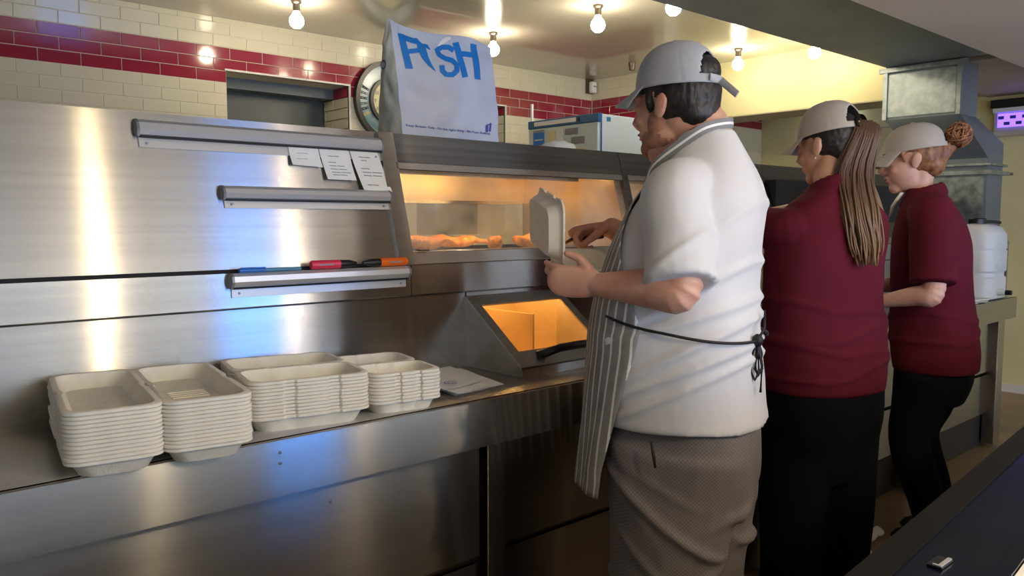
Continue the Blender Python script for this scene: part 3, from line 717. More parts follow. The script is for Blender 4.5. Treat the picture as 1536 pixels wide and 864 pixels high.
MT['bag'] = noise_color(mat('white_bag_plastic', (0.62, 0.66, 0.78, 1), 0.38, sss=0.1), (0.48, 0.53, 0.68, 1), (0.55, 0.60, 0.73, 1), (6, 6, 6), bump=0.25, bump_scale=(18, 18, 14))
MT['bag_side'] = noise_color(mat('clear_white_bag_side', (0.6, 0.62, 0.6, 1), 0.35), (0.52, 0.54, 0.5, 1), (0.7, 0.71, 0.68, 1), (9, 9, 9), bump=0.5, bump_scale=(30, 30, 18))
NU, NV = 30, 26
V, Fc = grid(bag_front, NU, NV)
MB().add(V, Fc).build('front_sheet', 'bag', bag, True)
V, Fc = grid(bag_back, NU, NV); MB().add(V, Fc).build('back_sheet', 'bag', bag, True)
def gusset(side):
    def fn(u, v):
        a = np.array(bag_front(side, v)); c = np.array(bag_back(side, v)); p = a + (c - a) * u
        s = math.sin(math.pi * u); p[0] += (-.016 if side == 0 else .010) * s * (.35 + .65 * math.sin(math.pi * (1 - v) * .9)) + .012 * mnoise.noise((u * 4, v * 7, 3 + side)) * s
        return tuple(p)
    return fn
for s_ in (0, 1):
    V, Fc = grid(gusset(s_), 10, NV); MB().add(V, Fc).build('side_gusset', 'bag_side', bag, True)
MB().add(*grid(lambda u, v: tuple(np.array(bag_front(u, 0)) * (1 - v) + np.array(bag_back(u, 0)) * v + np.array([0, 0, .0005])), 8, 4)).build('base', 'bag', bag)
# print: position (px,py) on the photographed front -> bag surface
def bag_uv(px, py):
    p = on_y(px, py, 1.995); v = (p[2] - ZT) / .318; xl = 1.366 - .022 * v; u = (p[0] - xl) / (1.742 - .010 * v - xl); return u, v
def on_bag(u, v, e=.0016): x, y, z = bag_front(min(max(u, 0), 1), min(max(v, 0), 1)); return x, y - e, z
def stroke(mb, pts, w):
    """broad stroke on the bag; pts in photo pixels of the bag front, w half width in px"""
    P = [np.array(p, float) for p in pts]; Q = []
    for a, c in zip(P[:-1], P[1:]):
        n = max(1, int(np.linalg.norm(c - a) / 4)); Q += [a + (c - a) * i / n for i in range(n)]
    Q.append(P[-1]); V = []
    for i, q in enumerate(Q):
        t = Q[min(i + 1, len(Q) - 1)] - Q[max(i - 1, 0)]; t /= np.linalg.norm(t); nn = np.array([-t[1], t[0]]); ww = w if np.isscalar(w) else np.interp(i / (len(Q) - 1), np.linspace(0, 1, len(w)), w)
        for s in (-1, 1): V.append(on_bag(*bag_uv(*(q + nn * s * ww))))
    mb.add(V, [(2 * i, 2 * i + 1, 2 * i + 3, 2 * i + 2) for i in range(len(Q) - 1)])
k = MB(); stroke(k, [(612, 52), (619, 105)], 5.2); stroke(k, [(611, 56), (637, 60)], 4.6); stroke(k, [(616, 79), (635, 74)], 3.6); k.build('letter_F', 'blue_ink', bag)
k = MB(); stroke(k, [(634, 54), (640, 68), (643, 84), (648, 96), (655, 106)], [1, 6, 5, 3, .5]); stroke(k, [(640, 66), (648, 66), (653, 72)], [2, 4.5, .5]); k.build('fish_mark', 'blue_ink', bag)
k = MB(); stroke(k, [(689, 76), (682, 70), (671, 69), (664, 73), (666, 81), (674, 87), (684, 91), (689, 98), (688, 107), (680, 113), (671, 112), (666, 106), (666, 97)], 4.0); k.build('letter_S', 'blue_ink', bag)
k = MB(); stroke(k, [(694, 64), (700, 118)], 4.8); stroke(k, [(722, 66), (720, 121)], 4.8); stroke(k, [(699, 82), (721, 84)], 4.2); k.build('letter_H', 'blue_ink', bag)
k = MB(); stroke(k, [(666, 67), (674, 61), (682, 57), (688, 56)], [.5, 3, 3.6, 2]); k.build('bright_handle_hole', 'white_plastic', bag)  # handle hole left uncut; its brightness is painted as this white stroke
V, Fc = text_mesh('Keep Britain Tidy - Do the right thing - Bin Your Rubbish', 1.0, 't'); A = np.array(V); wd = A[:, 0].max()
k = MB().add([on_bag(.035 + .86 * x / wd, .075 - .01 * x / wd + y * .030) for x, y, z in V], Fc); k.build('slogan_print', 'navy_ink', bag)
k = MB(); stroke(k, [(738.5, 185), (737, 198)], 1.6); stroke(k, [(732, 189), (732.5, 199)], 2.0); stroke(k, [(731, 188.5), (737, 187.5)], .9); k.build('tidy_mark', 'navy_ink', bag)
k = MB()
for j in range(14):
    a0, a1 = j / 14 * 6.283, (j + 1) / 14 * 6.283; c = gusset(0)(.55, .62)
    k.add([(c[0] - .004, c[1] + r * math.cos(a), c[2] + r * math.sin(a)) for r, a in ((.010, a0), (.014, a0), (.014, a1), (.010, a1))], [(0, 1, 2, 3)])
k.build('ring_print', 'navy_ink', bag)

# ---------------------------------------------------------------- wall clock
cx, cz, cr = 3.27, 2.165, .285
ck = thing('wall_clock', (cx, YB - .03, cz - cr), 'round vintage wall clock with cream dial and picture ring, behind the carrier bag', 'clock')
MT['clock_ring'] = noise_color(mat('teal_white_picture_ring', (0.3, 0.42, 0.44, 1), 0.25), (0.10, 0.2, 0.23, 1), (0.55, 0.66, 0.66, 1), (5, 5, 5), 2)
MT['dial'] = mat('cream_dial', (0.72, 0.68, 0.36, 1), 0.4); MT['gold'] = mat('gold_print', (0.62, 0.42, 0.06, 1), 0.4)
yk = YB - .012
def ringy(r0, r1, y0, y1): return [(r0, y1), (r0, y0), (r1, y0), (r1, y1), (r0, y1)]
MB().lathe(ringy(cr - .032, cr, yk - .04, yk), (cx, 0, cz), 56, 'y').build('outer_rim', 'black', ck, 'auto')
MB().lathe([(0.14, yk - .01), (.255, yk - .01)], (cx, 0, cz), 56, 'y').build('picture_ring', 'clock_ring', ck)
MB().lathe(ringy(.140, .165, yk - .035, yk), (cx, 0, cz), 48, 'y').build('inner_rim', 'black', ck, 'auto')
MB().lathe([(.001, yk - .012), (.145, yk - .012)], (cx, 0, cz), 40, 'y').build('dial', 'dial', ck)
k = MB()
for h_ in range(1, 13):
    V, Fc = text_mesh(str(h_), .036, 't'); A = np.array(V); a = math.pi / 2 - h_ * math.pi / 6
    mx_, my_ = (A[:, 0].min() + A[:, 0].max()) / 2, (A[:, 1].min() + A[:, 1].max()) / 2
    k.add([(cx + .112 * math.cos(a) + x - mx_, yk - .0135, cz + .112 * math.sin(a) + y - my_) for x, y, z in V], Fc)
k.build('numerals', 'ink', ck)
k = MB(); kg = MB()
for j, (w_, gd) in enumerate([(.5, 0), (.3, 0), (.45, 0), (.3, 0), (.5, 0), (.35, 1)]):
    a = math.radians(158 + j * 10)
    for rr0, rr1, da in ((.178, .245, -1.8), (.178, .245, 1.2), (.195, .205, 0), (.222, .232, .5)):
        d0, d1 = math.radians(da - w_ * 2), math.radians(da + w_ * 2)
        (kg if gd else k).add([(cx + r * math.cos(a + q), yk - .0115, cz + r * math.sin(a + q)) for r, q in ((rr0, d0), (rr1, d0), (rr1, d1), (rr0, d1))], [(0, 1, 2, 3)])
k.build('ring_lettering', 'black_matt', ck); kg.build('ring_gilding', 'gold', ck)
MB().tube([(cx, yk - .018, cz), (cx - .05, yk - .018, cz + .05)], .004, 6).tube([(cx, yk - .02, cz), (cx + .02, yk - .02, cz + .085)], .003, 6).build('hands', 'black', ck)

# ---------------------------------------------------------------- fridge behind the range
fr = thing('upright_fridge', (3.64, 3.28, 0), 'tall white fridge with blue header behind the range', 'fridge')
MT['fridge'] = mat('white_fridge_enamel', (0.66, 0.74, 0.72, 1), 0.3); MT['fridge_blue'] = mat('blue_fridge_trim', (0.015, 0.13, 0.30, 1), 0.4)
fx, fy = 3.341, 3.003
MB().box(fx + .012, fx + .62, fy, fy + .56, 0.02, 1.90, .006).build('body', 'fridge', fr)
MB().box(fx - .02, fx + .010, fy + .004, fy + .555, 0.05, 1.855, .006).build('door', 'fridge', fr)
MB().box(fx - .022, fx + .012, fy - .002, fy + .558, 1.856, 1.902, .003).build('header', 'fridge_blue', fr)
MB().box(fx - .026, fx - .021, fy + .16, fy + .50, 1.868, 1.892).build('header_label', 'alu', fr)
MB().box(fx - .028, fx - .021, fy + .14, fy + .155, 1.868, 1.892).build('thermometer', 'black', fr)
MB().box(fx + .05, fx + .08, fy - .003, fy + .001, 1.862, 1.885).build('maker_plate', 'pen_teal', fr)
MB().box(fx + .002, fx + .01, fy - .0025, fy, .05, 1.855).build('door_seal', 'fridge_blue', fr)
for (y0, y1, z0, z1, c, nm) in ((.42, .51, 1.69, 1.83, 'blue_ink', 'notice'), (.42, .51, 1.832, 1.845, 'ink', 'notice'), (.33, .39, 1.74, 1.83, 'dial', 'magnet'), (.27, .32, 1.76, 1.84, 'paper', 'magnet'), (.15, .25, 1.80, 1.835, 'ink', 'magnet'), (.10, .20, 1.745, 1.785, 'alu_dark', 'magnet'), (.09, .18, 1.66, 1.72, 'dial', 'magnet')):
    MB().box(fx - .024, fx - .0195, fy + y0, fy + y1, z0, z1, .001).build(nm, c, fr)
for zz in (1.715, 1.75, 1.785): MB().box(fx - .0255, fx - .0235, fy + .43, fy + .5, zz, zz + .006).build('notice_line', 'white_paint', fr)
p = on_y(798, 168, 3.62)
tag(MB().tube([(p[0], 3.62, 0), (p[0], 3.62, 2.02)], [.009, .009], 8).build('broom_handle', 'white_plastic'), 'thin white pole standing beside the fridge', 'pole')
# crumpled white cloth on the deck
b = MB().ball((2.33, 2.32, ZT + .025), (.085, .06, .045), 40, 26)
b.xf(lambda p: (p[0] + .01 * mnoise.noise((p[0] * 30, p[1] * 30, p[2] * 30)), p[1], max(ZT, p[2] + .012 * mnoise.noise((p[0] * 26, p[1] * 26, p[2] * 8 + 4)))))
tag(b.build('crumpled_cloth', 'paper', None, True), 'crumpled white cloth lying on the range top in front of the fridge', 'cloth')

# ---------------------------------------------------------------- right wall fittings
fk = thing('insect_killer', (XR - .06, 1.9, 1.95), 'wall-mounted insect killer with glowing purple lamps on the yellow wall', 'insect killer')
MT['purple'] = emit('violet_lamp', (0.16, 0.08, 1.0, 1), 2.6)
MB().box(XR - .09, XR, 1.55, 2.21, 2.165, 2.225, .004).build('hood', 'black', fk)
MB().box(XR - .05, XR, 1.55, 2.19, 1.95, 2.165).build('back_tray', 'alu', fk)
MB().box(XR - .095, XR - .05, 1.55, 2.19, 2.128, 2.16, .004).build('top_reflector', 'white_plastic', fk)
MB().box(XR - .06, XR - .05, 1.56, 2.165, 2.02, 2.12).build('lamp_panel', 'purple', fk)
MB().box(XR - .095, XR - .05, 1.55, 2.18, 1.95, 1.99, .004).build('catch_tray', 'alu', fk)
for j in range(7):
    for zz in (2.045, 2.09):
        MB().box(XR - .068, XR - .061, 1.60 + j * .08 + (.04 if zz > 2.05 else 0), 1.64 + j * .08 + (.04 if zz > 2.05 else 0), zz - .012, zz + .012, .002).build('grid_slot', 'navy_ink', fk)
MT['light_box'] = emit('lit_wall_diffuser', (0.95, 1.0, 0.88, 1), 1.6)
wl = thing('wall_light', (XR - .05, 3.45, 2.14), 'pale lit box light on the yellow wall above the maroon-shirted woman\'s cap', 'light')
MB().prism([(XR - .13, 2.14), (XR - .09, 2.265), (XR, 2.265), (XR, 2.14)], 'y', 3.30, 3.66).build('diffuser', 'light_box', wl)
MB().box(XR - .10, XR, 3.29, 3.67, 2.265, 2.285, .003).build('cover', 'white_plastic', wl)
struct(MB().box(XR - .012, XR, 2.3, 3.28, 2.095, 2.103).build('trim_7', 'soffit_brown'))

# ---------------------------------------------------------------- water container and papers on the counter end
wc = thing('water_container', (5.0, 1.66, CT), 'white plastic water container with black cap and tap on the counter end', 'container')
MT['jerry'] = noise_color(mat('translucent_white_plastic', (0.78, 0.79, 0.78, 1), 0.4, sss=0.15), (0.74, 0.76, 0.76, 1), (0.82, 0.82, 0.80, 1), (5, 5, 5))
b = MB(); V = []; lv = [(CT + .002, .03), (CT + .01, .0), (CT + .12, 0), (CT + .13, .008), (CT + .15, .008), (CT + .16, 0), (CT + .27, 0), (CT + .275, .006), (CT + .285, .0), (CT + .36, .004), (CT + .40, .025), (CT + .415, .06), (CT + .42, .12)]
n = 0
for z, ins in lv:
    o_ = outline(.30 - 2 * ins, .26 - 2 * ins, .07); n = len(o_); V += [(4.98 + x, 1.64 + y, z) for x, y in o_]
b.add(V, [(i * n + k_, i * n + (k_ + 1) % n, (i + 1) * n + (k_ + 1) % n, (i + 1) * n + k_) for i in range(len(lv) - 1) for k_ in range(n)] + [tuple(range(n))[::-1], tuple(range((len(lv) - 1) * n, len(lv) * n))])
b.build('body', 'jerry', wc, 'auto')
MB().lathe([(0, CT + .45), (.04, CT + .45), (.045, CT + .445), (.045, CT + .421), (0, CT + .421)], (4.98, 1.64, 0), 20).build('screw_cap', 'black', wc, 'auto')
MB().tube([(4.99, 1.63, CT + .43), (5.05, 1.58, CT + .43), (5.07, 1.55, CT + .425)], .008, 8).build('cap_strap', 'black', wc, True)
MB().tube([(4.94, 1.515, CT + .045), (4.94, 1.47, CT + .045)], [.018, .018], 12, (1, 0, 0)).build('tap_body', 'jerry', wc, 'auto')
MB().tube([(4.94, 1.475, CT + .045), (4.94, 1.44, CT + .045)], [.015, .013], 12, (1, 0, 0)).build('tap_knob', 'black', wc, 'auto')
MB().lathe([(0, 1.505), (.03, 1.505), (.036, 1.512), (.036, 1.52)], (4.93, 0, CT + .22), 18, 'y').build('moulded_boss', 'white_plastic', wc, 'auto')
for k_, (x, y, a) in enumerate([(4.72, 1.60, .1), (4.76, 1.58, .25), (4.70, 1.585, -.1)]):
    c_, s_ = math.cos(a), math.sin(a)
    o = MB().prism([(x + u * c_ - w * s_, y + u * s_ + w * c_) for u, w in ((-.12, -.08), (.12, -.08), (.12, .08), (-.12, .08))], 'z', CT + .001 + k_ * .007, CT + .007 + k_ * .007).build('paper_pad', 'paper')
    tag(o, ['lowest', 'middle', 'top'][k_] + ' pad of loose white papers beside the water container', 'paper', 'papers on the counter end')

# ---------------------------------------------------------------- customer counter in the foreground
cc = thing('customer_counter', (2.0, 0.2, 0), 'dark customer counter with black edge strip and glossy blue-black top', 'counter')
MT['navy_top'] = noise_color(mat('glossy_navy_top', (0.003, 0.006, 0.015, 1), 0.12, spec=0.16), (0.0015, 0.003, 0.007, 1), (0.004, 0.010, 0.024, 1), (4, 4, 4), 4, rough=(0.08, 0.25))
MT['edge'] = mat('matt_black_edge', (0.006, 0.0056, 0.005, 1), 0.6, spec=0.12)
ZC = .95
def cyline(x, off): return .372 + (x - .80) * .0874 + off
def cpoly(x0, x1, o0, o1): return [(x0, cyline(x0, o0)), (x1, cyline(x1, o0)), (x1, cyline(x1, o1)), (x0, cyline(x0, o1))]
MB().prism(cpoly(-1.8, 4.6, -.034, 0.0), 'z', ZC - .05, ZC + .003).build('edge_strip', 'edge', cc)  # left run, out of view, lengthened to shade the range's lower front
MB().prism(cpoly(-1.8, 4.6, -.125, -.034), 'z', ZC - .05, ZC).build('glossy_top', 'navy_top', cc)
MB().prism(cpoly(-1.8, 4.6, -.60, -.126), 'z', ZC - .05, ZC - .004).build('white_top', 'paper', cc)
MB().prism(cpoly(-1.75, 4.55, -.55, -.03), 'z', 0, ZC - .05).build('body', 'edge', cc)
p = on_z(1410, 846, ZC)
MB().box(p[0] - .016, p[0] + .016, p[1] - .008, p[1] + .008, ZC, ZC + .003, .001).build('latch_plate', 'black', cc)
MB().box(p[0] - .013, p[0] + .014, p[1] - .007, p[1] - .003, ZC + .003, ZC + .0045).box(p[0] - .016, p[0] - .013, p[1] - .007, p[1] + .002, ZC + .003, ZC + .0045).build('latch', 'alu', cc)

# ---------------------------------------------------------------- people
MT['skin_m'] = noise_color(mat('skin', (0.62, 0.33, 0.24, 1), 0.5, sss=0.08), (0.56, 0.27, 0.19, 1), (0.66, 0.37, 0.27, 1), (14, 14, 14), 4)
MT['skin_w'] = noise_color(mat('fair_skin', (0.68, 0.40, 0.32, 1), 0.5, sss=0.08), (0.64, 0.35, 0.28, 1), (0.72, 0.45, 0.36, 1), (14, 14, 14), 4)
MT['skin_t'] = noise_color(mat('tan_skin', (0.6, 0.34, 0.23, 1), 0.5, sss=0.08), (0.56, 0.30, 0.20, 1), (0.64, 0.38, 0.27, 1), (14, 14, 14), 4)
MT['tee'] = noise_color(mat('white_cotton', (0.74, 0.74, 0.76, 1), 0.85, sheen=0.2), (0.64, 0.64, 0.66, 1), (0.69, 0.69, 0.71, 1), (3, 3, 3), bump=0.2, bump_scale=(9, 9, 5))
MT['maroon'] = noise_color(mat('maroon_pique', (0.1, 0.009, 0.022, 1), 0.9, spec=0.15), (0.088, 0.0075, 0.018, 1), (0.112, 0.010, 0.024, 1), (4, 4, 4), bump=0.2, bump_scale=(10, 10, 7))
MT['black_cloth'] = noise_color(mat('black_trouser_cloth', (0.005, 0.006, 0.009, 1), 0.9, spec=0.1), (0.003, 0.0035, 0.006, 1), (0.006, 0.007, 0.011, 1), (4, 4, 4), bump=0.2, bump_scale=(12, 12, 5))
MT['cap_grey'] = noise_color(mat('pale_grey_cap_cotton', (0.42, 0.45, 0.5, 1), 0.85), (0.40, 0.43, 0.48, 1), (0.45, 0.47, 0.52, 1), (8, 8, 8), bump=0.15, bump_scale=(60, 60, 60))
MT['cap_stone'] = noise_color(mat('stone_cap_cotton', (0.46, 0.42, 0.38, 1), 0.85), (0.43, 0.40, 0.36, 1), (0.49, 0.45, 0.41, 1), (8, 8, 8), bump=0.15, bump_scale=(60, 60, 60))
MT['hair_dark'] = noise_color(mat('dark_hair', (0.012, 0.010, 0.010, 1), 0.5), (0.008, 0.007, 0.008, 1), (0.022, 0.018, 0.017, 1), (60, 60, 20), 3, bump=0.4)
MT['hair_red'] = noise_color(mat('copper_hair', (0.3, 0.11, 0.04, 1), 0.5), (0.11, 0.045, 0.022, 1), (0.36, 0.16, 0.07, 1), (40, 40, 20), 3, bump=0.4)
MT['stubble'] = noise_color(mat('brown_stubble', (0.22, 0.10, 0.06, 1), 0.8), (0.28, 0.13, 0.085, 1), (0.40, 0.20, 0.135, 1), (60, 60, 60), 3)
MT['string'] = mat('black_string', (0.006, 0.006, 0.007, 1), 0.6)
MT['eye'] = mat('eye_white', (0.7, 0.68, 0.65, 1), 0.2); MT['lip'] = mat('lip', (0.42, 0.13, 0.11, 1), 0.5)
# brown-to-honey ponytail: colour runs with height on the hair itself
M = mat('long_brown_hair', (0.1, 0.05, 0.03, 1), 0.42); nt = M.node_tree
tc = nt.nodes.new('ShaderNodeTexCoord'); sp = nt.nodes.new('ShaderNodeSeparateXYZ'); rp = nt.nodes.new('ShaderNodeValToRGB'); mr = nt.nodes.new('ShaderNodeMapRange')
mr.inputs['From Min'].default_value = 0.0; mr.inputs['From Max'].default_value = 0.46
nt.links.new(tc.outputs['Object'], sp.inputs[0]); nt.links.new(sp.outputs[2], mr.inputs['Value']); nt.links.new(mr.outputs[0], rp.inputs['Fac'])
e = rp.color_ramp.elements; e[0].color = (0.25, 0.145, 0.065, 1); e[0].position = 0; e[1].color = (0.10, 0.055, 0.035, 1); e[1].position = .55
nt.links.new(rp.outputs[0], nt.nodes['Principled BSDF'].inputs['Base Color']); MT['hair_long'] = M
# small grey check of chef trousers
M = mat('fine_check_cotton', (0.2, 0.2, 0.2, 1), 0.85); nt = M.node_tree
tc = nt.nodes.new('ShaderNodeTexCoord'); ck_ = nt.nodes.new('ShaderNodeTexChecker'); ck_.inputs['Scale'].default_value = 210
ck_.inputs['Color1'].default_value = (0.165, 0.15, 0.155, 1); ck_.inputs['Color2'].default_value = (0.22, 0.202, 0.207, 1)
nt.links.new(tc.outputs['UV'], ck_.inputs['Vector']); nt.links.new(ck_.outputs[0], nt.nodes['Principled BSDF'].inputs['Base Color']); MT['check'] = M
# apron: grey with white stripes
M = mat('striped_apron_cotton', (0.2, 0.2, 0.2, 1), 0.85); nt = M.node_tree
tc = nt.nodes.new('ShaderNodeTexCoord'); sp = nt.nodes.new('ShaderNodeSeparateXYZ'); nt.links.new(tc.outputs['UV'], sp.inputs[0])
mu = nt.nodes.new('ShaderNodeMath'); mu.operation = 'MULTIPLY'; mu.inputs[1].default_value = 1 / 0.030; nt.links.new(sp.outputs[0], mu.inputs[0])
frc = nt.nodes.new('ShaderNodeMath'); frc.operation = 'FRACT'; nt.links.new(mu.outputs[0], frc.inputs[0])
rp = nt.nodes.new('ShaderNodeValToRGB'); rp.color_ramp.interpolation = 'CONSTANT'; nt.links.new(frc.outputs[0], rp.inputs['Fac'])
e = rp.color_ramp.elements; e[0].color = (0.27, 0.26, 0.25, 1); e[0].position = 0; e[1].color = (0.74, 0.72, 0.69, 1); e[1].position = .78
ns = nt.nodes.new('ShaderNodeTexNoise'); ns.inputs['Scale'].default_value = 25; ns.inputs['Detail'].default_value = 5; nt.links.new(tc.outputs['UV'], ns.inputs['Vector'])
mx = nt.nodes.new('ShaderNodeMixRGB'); mx.blend_type = 'OVERLAY'; mx.inputs[0].default_value = .45; nt.links.new(rp.outputs[0], mx.inputs[1]); nt.links.new(ns.outputs['Fac'], mx.inputs[2])
nt.links.new(mx.outputs[0], nt.nodes['Principled BSDF'].inputs['Base Color']); MT['apron'] = M

def remesh(mb, name, material, parent, voxel, iters, disp=None, origin=None):
    """fuse overlapping closed shapes into one continuous surface"""
    me = bpy.data.meshes.new('tmp'); me.from_pydata(mb.v, [], mb.f); me.update()
    bm = bmesh.new(); bm.from_mesh(me); bmesh.ops.recalc_face_normals(bm, faces=bm.faces); bm.to_mesh(me); bm.free()
    o = bpy.data.objects.new('tmp', me); col.objects.link(o)
    r = o.modifiers.new('r', 'REMESH'); r.mode = 'VOXEL'; r.voxel_size = voxel; r.use_smooth_shade = True
    if iters:
        s = o.modifiers.new('s', 'SMOOTH'); s.factor = .5; s.iterations = iters
    dg = bpy.context.evaluated_depsgraph_get(); dg.update()
    out = bpy.data.meshes.new_from_object(o.evaluated_get(dg)); out.name = name
    bpy.data.objects.remove(o); bpy.data.meshes.remove(me)
    n = len(out.vertices); co = np.empty(n * 3); out.vertices.foreach_get('co', co); co = co.reshape(-1, 3)
    if disp:
        no = np.empty(n * 3); out.vertices.foreach_get('normal', no); no = no.reshape(-1, 3)
        co = co + no * np.array([disp(p) for p in co])[:, None]
    base = origin if origin is not None else (WORLD_LOC[parent.name] if parent is not None else (0, 0, 0))
    co = co - np.array(base); out.vertices.foreach_set('co', co.ravel()); out.update()
    for p in out.polygons: p.use_smooth = True
    out.materials.clear(); out.materials.append(MT[material])
    ob = bpy.data.objects.new(name, out); col.objects.link(ob); put(ob, base, parent)
    return ob

class Person:
    def __init__(s, px, depth, heading, label):
        p = at_depth(px, 400, depth); s.root = np.array([p[0], p[1], 0.0]); a = math.radians(heading)
        s.f = np.array([math.cos(a), math.sin(a), 0]); s.r = np.array([math.sin(a), -math.cos(a), 0]); s.z = np.array([0, 0, 1.0])
        s.t = thing('person', tuple(s.root), label, 'person')
    def L(s, x, y, z): return s.root + s.r * x + s.f * y + s.z * z
    def loc(s, w): d = np.array(w) - s.root; return (round(float(d @ s.r), 3), round(float(d @ s.f), 3), round(float(d[2]), 3))
    def ring(s, keys, z, grow=0.0, n=44, ex=2.4):
        a, b, y = spline(keys, z); a += grow; b += grow; out = []
        for k in range(n):
            t = 2 * math.pi * k / n; c, q = math.cos(t), math.sin(t)
            out.append(s.L(a * math.copysign(abs(c) ** (2 / ex), c), y + b * math.copysign(abs(q) ** (2 / ex), q), z))
        return out
    def torso(s, mb, keys, step=.03, grow=0.0, tilt=None):
        z0, z1 = keys[0][0], keys[-1][0]; N = max(4, int((z1 - z0) / step)); n = 44; V = []
        for i in range(N + 1): V += s.ring(keys, z0 + (z1 - z0) * i / N, grow, n)
        if tilt: V = [v + s.z * tilt((v - s.root) @ s.r, (v - s.root) @ s.f, v[2]) for v in V]
        mb.add(V, [(i * n + k, i * n + (k + 1) % n, (i + 1) * n + (k + 1) % n, (i + 1) * n + k) for i in range(N) for k in range(n)] + [tuple(range(n))[::-1], tuple(range(N * n, (N + 1) * n))])

def limb(mb, pts, radii, n=18, hint=(0, 0, 1), sub=6, rc=True):
    """tapered limb along a smooth path"""
    keys = [(i,) + tuple(p) + (r if isinstance(r, tuple) else (r, r)) for i, (p, r) in enumerate(zip(pts, radii))]
    P, R = [], []
    for i in range((len(pts) - 1) * sub + 1):
        q = spline(keys, i / sub); P.append(q[:3]); R.append((float(q[3]), float(q[4])))
    mb.tube(P, R, n, hint, True, rc)

def unit(v): v = np.array(v, float); return v / np.linalg.norm(v)
def hand(mb, wrist, d, n, side, curl, thumb=(.5, .5), scale=1.0, spread=.0):
    """palm, four unequal fingers bent towards the palm normal n, thumb from the side of the palm.
    side = +1/-1 puts the thumb on +/- cross(d, n)"""
    d = unit(d); n = unit(n - d * (np.array(n) @ d)); s = np.cross(d, n) * side; w = np.array(wrist); k = scale
    # palm
    V = [(w + d * .005 * k, .022, .030), (w + d * .035 * k, .017, .038), (w + d * .065 * k, .015, .041), (w + d * .088 * k, .012, .040)]
    mb.tube([p for p, _, _ in V], [(a * k, b * k) for _, a, b in V], 16, tuple(n), True, True)
    for i, (off, ln) in enumerate(((.030, .074), (.010, .082), (-.011, .076), (-.031, .060))):
        c = curl[i] if isinstance(curl, (list, tuple)) else curl
        p = w + d * (.086 - (.006 if i == 3 else 0)) * k + s * off * k + n * .004 * k; ang = 0.0; pts = [p - d * .02 * k, p]
        for seg, fr in enumerate((.45, .32, .23)):
            ang += c * (.9, 1.1, .8)[seg]; v = d * math.cos(ang) + n * math.sin(ang) + s * spread * (off / .03)
            p = p + unit(v) * ln * fr * k; pts.append(p)
        mb.tube(pts, [.0098 * k, .0098 * k, .0090 * k, .0082 * k, .0070 * k], 10, tuple(s), True, True)
    p = w + d * .022 * k + s * .026 * k + n * .010 * k; a, b = thumb
    v1 = unit(d * .75 + s * a + n * b); v2 = unit(d * .95 + s * a * .35 + n * b * .9)
    mb.tube([p - v1 * .012 * k, p + v1 * .022 * k, p + v1 * .046 * k, p + v1 * .046 * k + v2 * .030 * k], [.015 * k, .0135 * k, .0115 * k, .0088 * k], 10, tuple(n), True, True)

